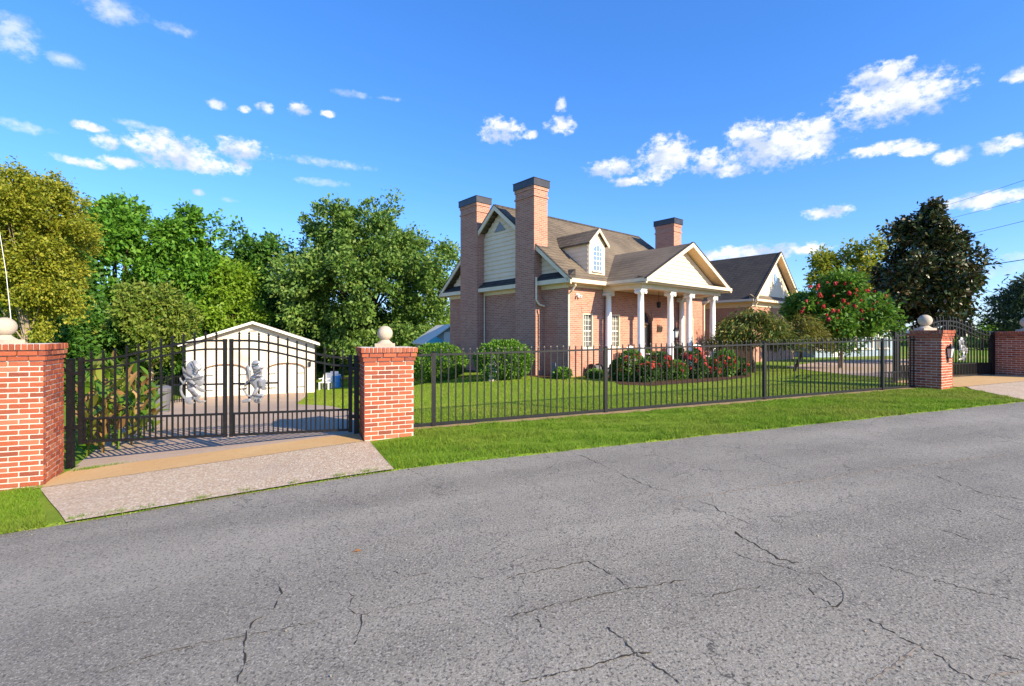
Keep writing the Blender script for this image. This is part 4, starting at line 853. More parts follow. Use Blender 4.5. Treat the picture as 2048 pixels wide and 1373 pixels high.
for sg in (-1, 1):
    bk = lambda z: (z-EAVE)/SL-.35
    p = [HS(PC, PF, PZ), HS(PC+sg*(PW+.02), PF, 3.335), HS(PC+sg*(PW+.02), -.1, 3.335), HS(PC, bk(PZ)+.25, PZ)]
    MB().add(p+[(x, y, z-.10) for x, y, z in p], [(0, 1, 2, 3), (4, 7, 6, 5), (0, 4, 5, 1), (1, 5, 6, 2), (2, 6, 7, 3), (3, 7, 4, 0)]).build('portico_roof', 'shingle', house)
    def rk(q0, q1, up, dn, nm, mt):
        e = PW+.06; zz = 3.335-.04*PS
        MB().add([HS(PC, q0, PZ+up), HS(PC+sg*e, q0, zz+up), HS(PC+sg*e, q1, zz+up), HS(PC, q1, PZ+up), HS(PC, q0, PZ-dn), HS(PC+sg*e, q0, zz-dn), HS(PC+sg*e, q1, zz-dn), HS(PC, q1, PZ-dn)],
                 [(0, 1, 2, 3), (4, 7, 6, 5), (0, 4, 5, 1), (1, 5, 6, 2), (2, 6, 7, 3), (3, 7, 4, 0)]).build(nm, mt, house)
    rk(PF-.05, PF-.001, .004, .15, 'barge_board', 'cream_trim'); rk(PF-.07, PF+.03, .034, -.008, 'roof_edge', 'shingle_dark')
    rk(PF+.001, -1.60, -.105, .13, 'soffit', 'soffit')
MB().prism([(PC-PW+.25, 3.30), (PC, PZ-.14), (PC+PW-.25, 3.30)], -1.60, -1.50, lambda a, z, q: HS(a, q, z)).build('tympanum', 'cream_siding', house)
z = 3.42
while z < PZ-.30:
    w = (PZ-.16-(z+.15))/PS; zt = z+.15
    if w > .1: MB().hexa([HS(PC-w, -1.60, z), HS(PC-w, -1.625, z), HS(PC+w, -1.625, z), HS(PC+w, -1.60, z), HS(PC-w, -1.60, zt), HS(PC-w, -1.603, zt), HS(PC+w, -1.603, zt), HS(PC+w, -1.60, zt)]).build('siding_board', 'cream_siding', house)
    z += .15
MB().prism([(-1.59, 3.47), (PF-.02, 3.355), (PF-.02, 3.33), (-1.59, 3.33)], PC-PW+.1, PC+PW-.1, lambda q, z, a: HS(a, q, z)).build('pent_roof', 'shingle', house)
def column(s, q):
    x, y, _ = HS(s, q, 0); z0 = .24; z1 = 3.06
    prf = [(.135, .05), (.14, .07), (.135, .09), (.118, .11)]+[(.118-.018*f**1.6, .11+f*(z1-z0-.11-.19)) for f in np.linspace(.05, 1, 9)]+[(.112, z1-z0-.185), (.112, z1-z0-.16), (.10, z1-z0-.155)]
    c = MB().lathe(prf, 20, (x, y, z0)).build('column', 'column_white', house, smooth=True)
    MB().box(s-.15, s+.15, q-.15, q+.15, z0, z0+.05, hfr).build('base', 'column_white', c)
    m = MB()
    for d in (-.125, .125):                     # ionic volutes
        m.tube([HS(s+d, q-.13, z1-.115), HS(s+d, q+.13, z1-.115)], .062, 14); m.tube([HS(s+d, q-.137, z1-.115), HS(s+d, q+.137, z1-.115)], .028, 10)
    m.box(s-.125, s+.125, q-.12, q+.12, z1-.12, z1-.055, hfr).box(s-.165, s+.165, q-.15, q+.15, z1-.05, z1-.001, hfr); m.build('capital', 'column_white', c)
for s in (1.93, 3.73, 5.03, 6.83): column(s, -1.50)
column(1.93, -.14); column(6.83, -.14)
# downspouts, floodlight, wall lamps
def spout(s, q, z0=.0, z1=3.22, out=-.36):
    m = MB().tube([HS(s, out, z1), HS(s, out, z1-.08), HS(s, (out+q)/2, z1-.25), HS(s, q, z1-.38), HS(s, q, 1.6), HS(s, q, z0)], .038, 8); m.build('downspout', 'cream_trim', house)
spout(-.045, -.05); spout(LEN+.045, -.05)
MB().tube([HS(-.43, 1.12, 3.5), HS(-.43, 1.12, 2.7), HS(-.30, 1.10, 2.55), HS(-.06, 1.10, 2.5)], .035, 8).build('downspout', 'cream_trim', house)
MB().tube([HS(-.06, 4.62, 3.2), HS(-.06, 4.62, -.1)], .03, 8).build('downspout', 'cream_trim', house)
fl = thing('floodlight', 'twin white security floodlight high on the brick corner', 'floodlight', HS(.42, -.01, 2.85))
MB().box(.36, .48, -.04, -.002, 2.80, 2.92, hfr).build('mount', 'white_plastic', fl)
for d in (-.05, .05): MB().tube([HS(.42+d*.4, -.04, 2.85), HS(.42+d, -.08, 2.83), HS(.42+d*1.3, -.15, 2.80)], [.015, .03, .042], 10).build('lamp_head', 'white_plastic', fl)
pl = thing('ceiling_lantern', 'small dark lantern hanging above the front door', 'lantern', HS(PC, -.5, 2.55))
MB().tube([HS(PC, -.6, 3.159), HS(PC, -.6, 2.76)], .008, 6).build('chain', 'black_metal', pl); MB().lathe([(.02, .22), (.09, .18), (.085, .17), (.075, 0), (.03, -.03)][::-1], 8, HS(PC, -.6, 2.56)).build('shade', 'black_metal', pl)
wo = thing('wall_ornament', 'dark metal bird-shaped ornament on the brick beside the door', 'ornament', HS(5.35, -.02, 1.75))
for k in range(3): MB().tube([HS(5.22+k*.12, -.02, 1.62), HS(5.24+k*.12, -.05, 1.80), HS(5.20+k*.13, -.03, 1.95-.03*k)], [.05, .035, .005], 6).build('bird', 'dark_wood', wo)

# right wing of the house
wing = thing('house_wing', 'brick wing with dark steep roof and round gable window', 'house', HS(17, 3, .1))
W0, W1, WQ = 13.9, 19.75, 9.0; WE = 3.36; WP = 6.10; WC = (W0+W1)/2; WS = (WP-WE)/(WC-W0+.3)
hb('wall', 'house_brick', wing, (W0, W0+.2, .2, WQ, ZG, 3.12), (W1-.2, W1, .2, WQ, ZG, 3.12), (W0, W1, 0, .199, ZG, 3.12)); hb('wall', 'house_brick', wing, (9.0, W0-.001, 5.5, 5.7, ZG, 3.12))
hb('frieze', 'soffit', wing, (W0-.05, W0-.001, 0, WQ, 2.95, 3.25)); hb('frieze', 'cream_trim', wing, (W0-.04, W1+.04, -.05, -.001, 3.0, 3.22))
hb('soffit', 'soffit', wing, (W0-.30, W0-.051, -.25, WQ, 3.20, 3.225)); hb('gutter', 'cream_trim', wing, (W0-.37, W0-.301, -.25, WQ, 3.24, 3.36))
MB().prism([(W0, 3.12), (WC, WP-.15), (W1, 3.12)], .02, .15, lambda a, z, q: HS(a, q, z)).build('gable_wall', 'cream_siding', wing)
for sg in (-1, 1):
    e = WC-W0+.32
    p = [HS(WC, -.3, WP), HS(WC+sg*e, -.3, WP-WS*e), HS(WC+sg*e, WQ+.2, WP-WS*e), HS(WC, WQ+.2, WP)]
    MB().add(p+[(x, y, z-.10) for x, y, z in p], [(0, 1, 2, 3), (4, 7, 6, 5), (0, 4, 5, 1), (1, 5, 6, 2), (2, 6, 7, 3), (3, 7, 4, 0)]).build('roof', 'shingle_dark', wing)
    for (q0, q1, up, dn, nm, mt) in ((-.345, -.301, .004, .17, 'barge_board', 'cream_trim'), (-.37, -.25, .03, -.008, 'roof_edge', 'shingle_dark'), (-.30, .019, -.105, .13, 'soffit', 'soffit')):
        zz = WP-WS*e
        MB().add([HS(WC, q0, WP+up), HS(WC+sg*e, q0, zz+up), HS(WC+sg*e, q1, zz+up), HS(WC, q1, WP+up), HS(WC, q0, WP-dn), HS(WC+sg*e, q0, zz-dn), HS(WC+sg*e, q1, zz-dn), HS(WC, q1, WP-dn)],
                 [(0, 1, 2, 3), (4, 7, 6, 5), (0, 4, 5, 1), (1, 5, 6, 2), (2, 6, 7, 3), (3, 7, 4, 0)]).build(nm, mt, wing)
MB().prism([(.0, 3.62), (-.36, 3.36), (-.36, 3.31), (.0, 3.31)], W0-.3, W1+.3, lambda q, z, a: HS(a, q, z)).build('pent_roof', 'shingle', wing); hb('gutter', 'cream_trim', wing, (W0-.3, W1+.3, -.42, -.361, 3.24, 3.35)); hb('soffit', 'soffit', wing, (W0-.29, W1+.29, -.36, -.051, 3.225, 3.308))
ov = [(WC+.26*math.cos(a), 4.62+.34*math.sin(a)) for a in np.linspace(0, 2*math.pi, 24, endpoint=False)]
rw = MB().prism([(WC+(x-WC)*1.2, 4.62+(z-4.62)*1.15) for x, z in ov], -.03, .018, lambda a, z, q: HS(a, q, z)).build('round_window', 'white_trim', wing)
MB().prism(ov, -.04, -.031, lambda a, z, q: HS(a, q, z)).build('pane', 'glass_sky', rw); MB().box(WC-.012, WC+.012, -.05, -.041, 4.28, 4.96, hfr).build('glazing_bar', 'white_trim', rw)
MB().tube([HS(W0-.05, -.33, 3.24), HS(W0-.05, -.2, 3.0), HS(W0-.05, -.06, 2.9), HS(W0-.05, -.06, .1)], .04, 8).build('downspout', 'cream_trim', wing)
window(wing, hfr, 15.6, .8, .95, 2.3, -.06, 3, 4); window(wing, hfr, 18.0, .8, .95, 2.3, -.06, 3, 4)

# ---------------------------------------------------------------- white garage at the end of the drive
GO = Vector((-15.1, 22.0)); GG = Vector((.9165, .4)).normalized(); GH = Vector((-GG.y, GG.x)); GZ = -1.47
def gf(a, b, z): p = GO+GG*a+GH*b; return (p.x, p.y, z)
def garage():
    t = thing('garage', 'white garage with two arched doors at the end of the drive', 'garage', gf(2.75, 3, GZ))
    W = 5.5; E = 1.10; P = 2.08; D = 6.0; doors = [(.69, 2.46), (3.36, 5.05)]; zs = -.20; zt = .08
    m = MB(); xs = [0, .69, 2.46, 3.36, 5.05, W]
    for i in (0, 2, 4): m.box(xs[i], xs[i+1], 0, .18, GZ-.4, zt, gf)
    m.prism([(0, zt), (W, zt), (W, E), (W/2, P-.05), (0, E)], 0, .18, lambda a, z, b: gf(a, b, z))
    for a0, a1 in doors:
        c = (a0+a1)/2; w = a1-a0; A = [(c-w/2*math.cos(k), zs+(zt-zs-.001)*math.sin(k)) for k in np.linspace(0, math.pi, 18)]
        m.prism([(a0, zt-.0005), (a0, zs)]+A[1:9], 0, .18, lambda a, z, b: gf(a, b, z)); m.prism(A[9:-1]+[(a1, zs), (a1, zt-.0005)], 0, .18, lambda a, z, b: gf(a, b, z))
    m.box(0, .18, .181, D, GZ-.4, E, gf).box(W-.18, W, .181, D, GZ-.4, E, gf).box(.181, W-.181, D-.18, D, GZ-.4, E, gf); m.build('wall', 'garage_wall', t)
    for a0, a1 in doors:
        c = (a0+a1)/2; w = a1-a0
        A = [(c-w/2*math.cos(k), zs+(zt-zs)*math.sin(k)) for k in np.linspace(0, math.pi, 18)]
        MB().tube([gf(x, -.005, z+.012) for x, z in A], .022, 6).build('arch_trim', 'rust_trim', t)
        for k in range(2):
            x0, x1 = (a0+.01, c-.012) if k == 0 else (c+.012, a1-.01)
            n = 5; d = None
            for j in range(n):
                p0, p1 = x0+(x1-x0)*j/n, x0+(x1-x0)*(j+1)/n-.008
                zz = lambda x: zs+(zt-zs)*math.sqrt(max(0, 1-((x-c)/(w/2))**2))-.002
                mm = MB().prism([(p0, GZ+.03), (p1, GZ+.03), (p1, zz(p1)), (p0, zz(p0))], .10, .14, lambda a, z, b: gf(a, b, z))
                if d is None: d = mm.build('door', 'garage_door', t)
                else: mm.build('plank', 'garage_door', d)
            for z in (-1.15, -.45): MB().box(x0 if k == 0 else x1-.35, x0+.35 if k == 0 else x1, .085, .099, z, z+.035, gf).build('strap_hinge', 'black_metal', d)
    e = .22
    for sg in (-1, 1):
        w = W/2+e; sl = (P-E)/(W/2)
        p = [gf(W/2, -.35, P+.06), gf(W/2+sg*w, -.35, P+.06-sl*w), gf(W/2+sg*w, D+.3, P+.06-sl*w), gf(W/2, D+.3, P+.06)]
        MB().add(p+[(x, y, z-.08) for x, y, z in p], [(0, 1, 2, 3), (4, 7, 6, 5), (0, 4, 5, 1), (1, 5, 6, 2), (2, 6, 7, 3), (3, 7, 4, 0)]).build('roof', 'garage_roof', t)
        p = [gf(W/2, -.39, P+.065), gf(W/2+sg*(w+.02), -.39, P+.065-sl*(w+.02)), gf(W/2+sg*(w+.02), -.351, P+.065-sl*(w+.02)), gf(W/2, -.351, P+.065)]
        MB().add(p+[(x, y, z-.12) for x, y, z in p], [(0, 1, 2, 3), (4, 7, 6, 5), (0, 4, 5, 1), (1, 5, 6, 2), (2, 6, 7, 3), (3, 7, 4, 0)]).build('barge_board', 'white_trim', t)
    MB().box(W/2-.14, W/2+.14, -.02, -.002, P-.42, P-.36, gf).build('gable_vent', 'grey_box', t)
    MB().box(W-.28, W-.16, -.10, -.002, .10, .14, gf).box(W-.27, W-.17, -.12, -.02, -.10, .099, gf).build('wall_lamp', 'black_metal', t)
garage()

# ---------------------------------------------------------------- trees and shrubs
def crown_points(c, r, lobes, n, spread, shape='round', seed=0, lobe_r=.30, low=-.9):
    g = np.random.default_rng(seed); c = np.array(c); r = np.array(r)
    L = []
    tries = 0
    while len(L) < lobes and tries < 20000:
        tries += 1
        p = g.normal(size=3); p /= np.linalg.norm(p); p *= g.uniform(.25, .86)**.6
        if p[2] < low: continue
        if shape == 'cone':
            f = (p[2]+1)/2; k = (1.0-.72*f**1.6); p[0] *= k*1.1; p[1] *= k*1.1
        elif shape == 'dome' and p[2] < -.15: continue
        elif shape == 'vase':
            k = .55+.5*(p[2]+1)/2; p[0] *= k; p[1] *= k
        L.append(p)
    L = np.array(L); lc = c+L*r
    sub = []
    for p in lc:
        rr = lobe_r*r*g.uniform(.65, 1.25)*np.array([1, 1, .75])
        k = g.integers(9, 15); q = g.normal(size=(k, 3)); q /= np.linalg.norm(q, axis=1, keepdims=True); q *= g.uniform(.45, 1.0, (k, 1)); sub.append(p+q*rr)
    sub = np.concatenate(sub); idx = g.integers(0, len(sub), n)
    P = sub[idx]+g.normal(size=(n, 3))*spread*g.uniform(.5, 1.3, (len(sub), 1))[idx]
    ax = norm(P-lc[np.argmin(((P[:, None]-lc[None])**2).sum(-1), 1)] if n*len(lc) < 4e6 else P-c)*.8+g.normal(size=(n, 3))*.8; ax[:, 2] -= .15
    return P, ax, lc
def branches(base, lc, r0, trunk_top, g, lean=(0, 0), n_max=26, thin=1.0):
    m = MB(); b = Vector(base); tt = Vector(trunk_top)
    mid = b.lerp(tt, .5)+Vector((g.uniform(-.08, .08), g.uniform(-.08, .08), 0))*2
    m.tube([b-Vector((0, 0, .15)), b+Vector((0, 0, .1)), mid, tt], [r0*1.35, r0, r0*.85, r0*.7], 10)
    for p in lc[:n_max]:
        p = Vector(p); k = b.lerp(tt, g.uniform(.65, 1.0)) if p.z > b.z+.5 else tt
        md = k.lerp(p, .5)+Vector((g.uniform(-.2, .2), g.uniform(-.2, .2), .25*(p-k).length*.6)); m.tube([k, md, p], [r0*.42*thin, r0*.26*thin, r0*.07*thin], 6)
    return m
def tree(name, label, base, c, r, leafm, bark, lobes=22, n=20000, ls=.16, spread=.22, r0=.16, top=None, shape='round', seed=0, group=None, cat='tree', lobe_r=.30, aspect=.55, up=.5, low=-.9, thin=1.0):
    t = thing(name, label, cat, base, group); g = random.Random(seed)
    P, ax, lc = crown_points(c, r, lobes, n, spread, shape, seed, lobe_r, low)
    gz = base[2]+.02; k = P[:, 2] > gz; P, ax = P[k], ax[k]
    if top is None: top = (c[0], c[1], base[2]+(c[2]-base[2])*.62)
    branches(base, lc, r0, top, g, thin=thin).build('trunk', bark, t)
    ln = ls*np.random.default_rng(seed+5).uniform(.6, 1.25, len(P)); link_mesh('crown', leaf_mesh('crown', P, ax, ln, ln*aspect, up), leafm, t)
    return t
def gz(x, y): return H_xy(x, y)
def tree_px(name, label, px_, Y, top, bot, half, leafm, bark, ry=None, **k):
    """crown given by its place in the photograph at distance Y"""
    x = atd(px_, Y); zt = EYE+(HY-top)*Y/F; zb = EYE+(HY-bot)*Y/F; rx = half*Y/F/math.sqrt(1+((px_-CX)/F)**2)
    return tree(name, label, (x, Y, gz(x, Y)), (x, Y, (zt+zb)/2), (rx, ry or rx, (zt-zb)/2), leafm, bark, **k)
G1 = 'trees along the back of the plot'
tree_px('tree', 'yellow-green tree with pale trunk and bare twigs behind the wide brick pillar', 52, 15, 312, 700, 155, 'leaf_yellow', 'bark_pale', lobes=84, n=70000, ls=.105, spread=.13, r0=.06, seed=11, group=G1, lobe_r=.22, thin=.8)
tree_px('tree', 'broad rounded green tree standing above the canna plants and gate', 235, 29, 393, 720, 140, 'leaf_green', 'bark', lobes=60, n=34000, ls=.30, spread=.22, r0=.22, seed=12, group=G1, lobe_r=.26)
tree_px('tree', 'green tree with a lobed top behind the left slope of the garage roof', 375, 31, 412, 720, 100, 'leaf_green', 'bark', lobes=50, n=28000, ls=.30, spread=.22, r0=.20, seed=13, group=G1, lobe_r=.27)
tree_px('tree', 'dark green tree rising behind the peak of the white garage', 492, 35, 448, 740, 105, 'leaf_deep', 'bark', lobes=50, n=26000, ls=.32, spread=.26, r0=.2, seed=14, group=G1)
tree_px('tree', 'large feathery oak-like tree between the white garage and the house', 735, 33, 405, 735, 190, 'leaf_oak', 'bark_dark', lobes=120, n=80000, ls=.27, spread=.26, r0=.20, seed=15, group=G1, lobe_r=.20)
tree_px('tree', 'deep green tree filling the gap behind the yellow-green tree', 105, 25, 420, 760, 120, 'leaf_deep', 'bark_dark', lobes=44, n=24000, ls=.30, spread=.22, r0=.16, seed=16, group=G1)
tree_px('tree', 'olive tree with a tan forked trunk in front of the green trees', 300, 23, 540, 735, 95, 'leaf_olive', 'bark_pale', lobes=34, n=18000, ls=.19, spread=.15, r0=.10, seed=17, group=G1, thin=.9)
tree_px('tree', 'bright lime-green sapling beside the garage roof', 470, 31.5, 532, 730, 80, 'leaf_bright', 'bark', lobes=30, n=16000, ls=.28, spread=.24, r0=.10, seed=18, group=G1)
tree_px('tree', 'light green bushy tree beyond the garden shed', 870, 38, 595, 760, 75, 'leaf_bright', 'bark', lobes=20, n=11000, ls=.22, spread=.24, r0=.12, seed=19, group=G1)
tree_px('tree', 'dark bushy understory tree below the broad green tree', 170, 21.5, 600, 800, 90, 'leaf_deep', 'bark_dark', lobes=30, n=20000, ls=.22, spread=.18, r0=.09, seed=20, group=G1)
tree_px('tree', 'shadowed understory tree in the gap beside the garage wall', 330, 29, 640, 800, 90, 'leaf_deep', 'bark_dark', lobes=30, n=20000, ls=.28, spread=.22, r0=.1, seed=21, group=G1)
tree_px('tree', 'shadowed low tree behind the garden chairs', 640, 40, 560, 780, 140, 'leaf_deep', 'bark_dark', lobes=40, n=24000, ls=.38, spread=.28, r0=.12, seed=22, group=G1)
tree_px('tree', 'low green bushy tree under the big feathery oak', 790, 36, 640, 780, 90, 'leaf_green', 'bark_dark', lobes=20, n=11000, ls=.2, spread=.24, r0=.1, seed=23, group=G1)
tree_px('tree', 'tall green tree at the edge of the plot beyond the wide brick pillar', -60, 24, 380, 730, 120, 'leaf_green', 'bark', lobes=28, n=13000, ls=.2, spread=.22, r0=.16, seed=24, group=G1)
# right side
G2 = 'trees on the far side of the house'
tree_px('tree', 'yellow-green tree behind the red-flowering crape myrtle', 1692, 40, 475, 680, 92, 'leaf_yellow', 'bark', lobes=28, n=17000, ls=.30, spread=.30, r0=.2, seed=31, group=G2, lobe_r=.27)
tree_px('magnolia_tree', 'tall dark glossy magnolia with bronze leaf backs', 1852, 23, 392, 715, 142, 'leaf_magnolia', 'bark_dark', lobes=58, n=36000, ls=.24, spread=.15, r0=.14, seed=38, shape='cone', lobe_r=.19, aspect=.48, low=-1.2)
tree_px('tree', 'feathery dark green tree overhanging the shaded pillar', 2080, 22, 545, 690, 105, 'leaf_far', 'bark_dark', lobes=26, n=12000, ls=.22, spread=.2, r0=.1, seed=33, group=G2, aspect=.3)
tree_px('tree', 'distant green tree showing between the magnolia and the shaded pillar', 1960, 45, 640, 760, 60, 'leaf_bright', 'bark', lobes=14, n=6000, ls=.35, spread=.3, r0=.12, seed=34, group=G2)
# crape myrtle with its blooms
def bloom_mesh(seed):
    r = random.Random(seed); bm = bmesh.new(); bmesh.ops.create_icosphere(bm, subdivisions=2, radius=.07)
    for v in bm.verts: v.co *= r.uniform(.55, 1.45)
    me = bpy.data.meshes.new('bloom'); bm.to_mesh(me); bm.free(); return me
BL_ = []
for k in range(4): me = bloom_mesh(k); me.materials.append(MATS['red_flower']); BL_.append(me)
def bloom(parent, p, s, name='bloom'):
    o = bpy.data.objects.new(name, random.choice(BL_)); COL.objects.link(o)
    attach(o, parent, Matrix.LocRotScale(Vector(p), Matrix.Rotation(random.uniform(0, 6), 3, 'Z').to_quaternion(), Vector((s, s, s*1.25))))
Y = 19.0; my = tree_px('crape_myrtle', 'rounded crape myrtle dotted with red blooms beside the drive', 1682, Y, 546, 700, 112, 'leaf_myrtle', 'bark_pale', lobes=60, n=28000, ls=.20, spread=.13, r0=.07, seed=41, aspect=.42, lobe_r=.24)
zoom7 = [(1030,345),(1097,352),(1172,355),(1218,348),(1285,350),(885,380),(965,445),(1080,452),(1262,405),(1350,415),(860,495),(1072,575),(1115,575),(1160,490),(1195,515),(1250,535),(1298,495),(1385,563),(1435,490),(1492,530),(1500,458),(1310,640),(1435,670),(1492,630),(1300,572),(1040,640),(1110,632),(800,685),(1155,545),(955,375),(1205,430),(1000,540),(820,580)]
for (a, b) in zoom7:
    qx, qy = 1400+a*.2477, 480+b*.2477; dx = (qx-1682)/100; dz = (qy-622)/70; dd = max(.05, 1-dx*dx*.8-dz*dz*.8)
    yy = Y-1.55*math.sqrt(dd); bloom(my, (atd(qx, yy), yy, EYE+(HY-qy)*yy/F), random.uniform(.45, .95))
for j in range(26):
    a = random.uniform(0, 2*math.pi); rr = math.sqrt(random.uniform(.1, 1)); qx = 1682+100*rr*math.cos(a); qy = 612-58*rr*math.sin(a)
    yy = Y-1.7*math.sqrt(max(.05, 1-rr*rr*.85)); bloom(my, (atd(qx, yy), yy, EYE+(HY-qy)*yy/F), random.uniform(.3, .6))
# weeping maples in front of the wing
def dome_shrub(name, label, px_, Y, top, bot, half, leafm, n, ls, seed, trunk=True, aspect=.3, lobes=26, ry=None, cat='shrub', group=None, spread=.08, droop=.7):
    x = atd(px_, Y); g = np.random.default_rng(seed); z0 = gz(x, Y); zt = EYE+(HY-top)*Y/F; zb = EYE+(HY-bot)*Y/F; rx = half*Y/F; ry = ry or rx*.85
    t = thing(name, label, cat, (x, Y, z0), group)
    th = g.uniform(0, 2*math.pi, lobes); rr = np.sqrt(g.uniform(0, 1, lobes)); lx = x+rx*.86*rr*np.cos(th); ly = Y+ry*.86*rr*np.sin(th); lz = zb+(zt-zb)*(1-.85*rr**2)*g.uniform(.8, 1.0, lobes)
    lc = np.stack([lx, ly, lz], 1); i = g.integers(0, lobes, n)
    P = lc[i]+g.normal(size=(n, 3))*np.array([rx*.13, ry*.13, (zt-zb)*.10]); P[:, 2] = np.maximum(P[:, 2], z0+.03)
    ax = np.stack([P[:, 0]-x, P[:, 1]-Y, np.zeros(n)], 1); ax = norm(ax)+g.normal(size=(n, 3))*.45; ax[:, 2] -= droop
    if trunk: branches((x, Y, z0), lc, .06, (x, Y, zb+(zt-zb)*.35), random.Random(seed), n_max=18).build('trunk', 'bark', t)
    ln = ls*g.uniform(.6, 1.3, n); link_mesh('foliage', leaf_mesh('foliage', P, ax, ln, ln*aspect, .6), leafm, t)
    return t
dome_shrub('japanese_maple', 'spreading dark green laceleaf maple beside the portico', 1508, 17.0, 628, 698, 85, 'leaf_maple', 13000, .13, 51, lobes=34)
dome_shrub('japanese_maple', 'russet-tinged weeping laceleaf maple near the crape myrtle', 1590, 17.4, 630, 700, 62, 'leaf_weeping', 9000, .13, 52, lobes=26)
# clipped shrubs by the gable wall
def ball_shrub(label, px_, Y, top, bot, half, seed, leafm='leaf_shrub', n=9000, ls=.09, cat='shrub', group=None, name='round_shrub'):
    x = atd(px_, Y); g = np.random.default_rng(seed); z0 = gz(x, Y); zt = EYE+(HY-top)*Y/F; rx = half*Y/F
    t = thing(name, label, cat, (x, Y, z0), group); rz_ = (zt-z0)/2
    p = norm(g.normal(size=(n, 3))); k = 1+.10*np.sin(p[:, 0]*9+seed)*np.sin(p[:, 2]*8+p[:, 1]*7); k *= g.uniform(.86, 1.04, n)
    P = np.array([x, Y, z0+rz_])+p*np.array([rx, rx, rz_])*k[:, None]; P[:, 2] = np.maximum(P[:, 2], z0+.02)
    ax = p+g.normal(size=(n, 3))*.6; ln = ls*g.uniform(.6, 1.3, n); link_mesh('foliage', leaf_mesh('foliage', P, ax, ln, ln*.55, .4), leafm, t)
    m = MB()
    for j in range(7): a = j*.9; m.tube([(x, Y, z0-.05), (x+rx*.4*math.cos(a), Y+rx*.4*math.sin(a), z0+rz_), (x+rx*.7*math.cos(a), Y+rx*.7*math.sin(a), z0+rz_*1.4)], [.03, .02, .008], 5)
    m.build('stem', 'bark_dark', t); return t
ball_shrub('large clipped round shrub in front of the shaded chimney', 1008, 15.6, 684, 765, 55, 61)
ball_shrub('wide clipped green shrub at the back corner of the house', 875, 17.6, 690, 775, 55, 62, n=10000)
ball_shrub('low dark green shrub between the fence pillar and the house', 815, 20.5, 715, 775, 40, 63, 'leaf_bed')
ball_shrub('small tuft of green leaves at the foot of the downspout', 1125, 15.3, 738, 760, 16, 64, n=900)
ball_shrub('low shrub under the first front window', 1190, 15.5, 742, 760, 16, 65, n=1200)
# bedding plants and pots along the porch
G3 = 'flowering shrubs along the porch'
beds = [(1238, 14.6, 722, 16, 6), (1262, 14.2, 702, 24, 9), (1292, 14.0, 722, 22, 8), (1322, 14.3, 708, 22, 10), (1352, 14.6, 724, 20, 7), (1385, 14.9, 705, 24, 12), (1418, 15.2, 718, 20, 9), (1450, 15.5, 702, 22, 12), (1478, 15.8, 718, 18, 6)]
kinds = ['dark green flowering shrub nearest the fluted corner column', 'leafy red-flowered shrub in front of the left portico columns', 'low red-flowered shrub spilling onto the lawn', 'dark red-flowered shrub below the front door', 'small flowering shrub to the right of the front door', 'tall red-flowered shrub below the black lamp post', 'rounded flowering shrub between lamp post and last column', 'red-flowered shrub in front of the last column', 'small shrub at the end of the porch bed']
kinds = [k.replace(' to the right of', ' just past').replace('nearest the fluted', 'beside the') for k in kinds]
for i, ((a, yy, tp, hw, nb), lb) in enumerate(zip(beds, kinds)):
    t = ball_shrub(lb, a, yy, tp, 760, hw, 70+i, ('leaf_bed', 'leaf_shrub', 'leaf_bed')[i % 3], 2600, .085, 'shrub', G3, 'flowering_shrub')
    x = atd(a, yy); z0 = gz(x, yy); rx = hw*yy/F; h = EYE+(HY-tp)*yy/F-z0
    for j in range(int(nb*1.4)):
        th = random.uniform(-2.9, -.2); el = random.uniform(-.3, .9); bloom(t, (x+rx*1.02*math.cos(th)*math.cos(el), yy+rx*1.02*math.sin(th)*math.cos(el), z0+h/2*(1+1.03*math.sin(el))), random.uniform(.5, .9))
def pot_plant(label, s, q, z, rp, hp, mat, plant):
    x, y, _ = HS(s, q, 0); t = thing('potted_plant', label, 'plant', (x, y, z), 'potted plants on the porch')
    MB().lathe([(rp*.65, 0), (rp*.85, hp*.5), (rp, hp*.9), (rp*1.08, hp*.9), (rp*1.08, hp), (rp*.9, hp)], 14, (x, y, z)).build('pot', mat, t)
    g = np.random.default_rng(int(s*100)); n = 700
    if plant == 'ball': p = norm(g.normal(size=(n, 3)))*g.uniform(.8, 1.05, (n, 1)); P = np.array([x, y, z+hp+.20])+p*np.array([.22, .22, .20]); ln = .08
    else:
        P = np.concatenate([np.array([x, y, z+hp+.10])+norm(g.normal(size=(n//2, 3)))*np.array([.2, .2, .08]), np.array([x+.04, y, z+hp+.42])+norm(g.normal(size=(n//2, 3)))*np.array([.17, .17, .14])]); p = P-np.array([x, y, z+hp]); ln = .10
    link_mesh('foliage', leaf_mesh('foliage', P, p+g.normal(size=P.shape)*.5, ln, ln*.5, .4), 'leaf_shrub', t)
    MB().tube([(x, y, z+hp*.8), (x+.02, y, z+hp+.4)], .018, 6).build('stem', 'bark', t)
pot_plant('round topiary in a red pot beside the arched door', 3.55, -.75, .24, .17, .26, 'red_paint', 'ball')
pot_plant('two-tiered topiary in a red pot on the far side of the door', 5.30, -.85, .24, .16, .24, 'red_paint', 'tier')
pot_plant('round leafy plant in a terracotta pot near the lamp post', 6.15, -1.1, .24, .2, .28, 'terracotta', 'ball')
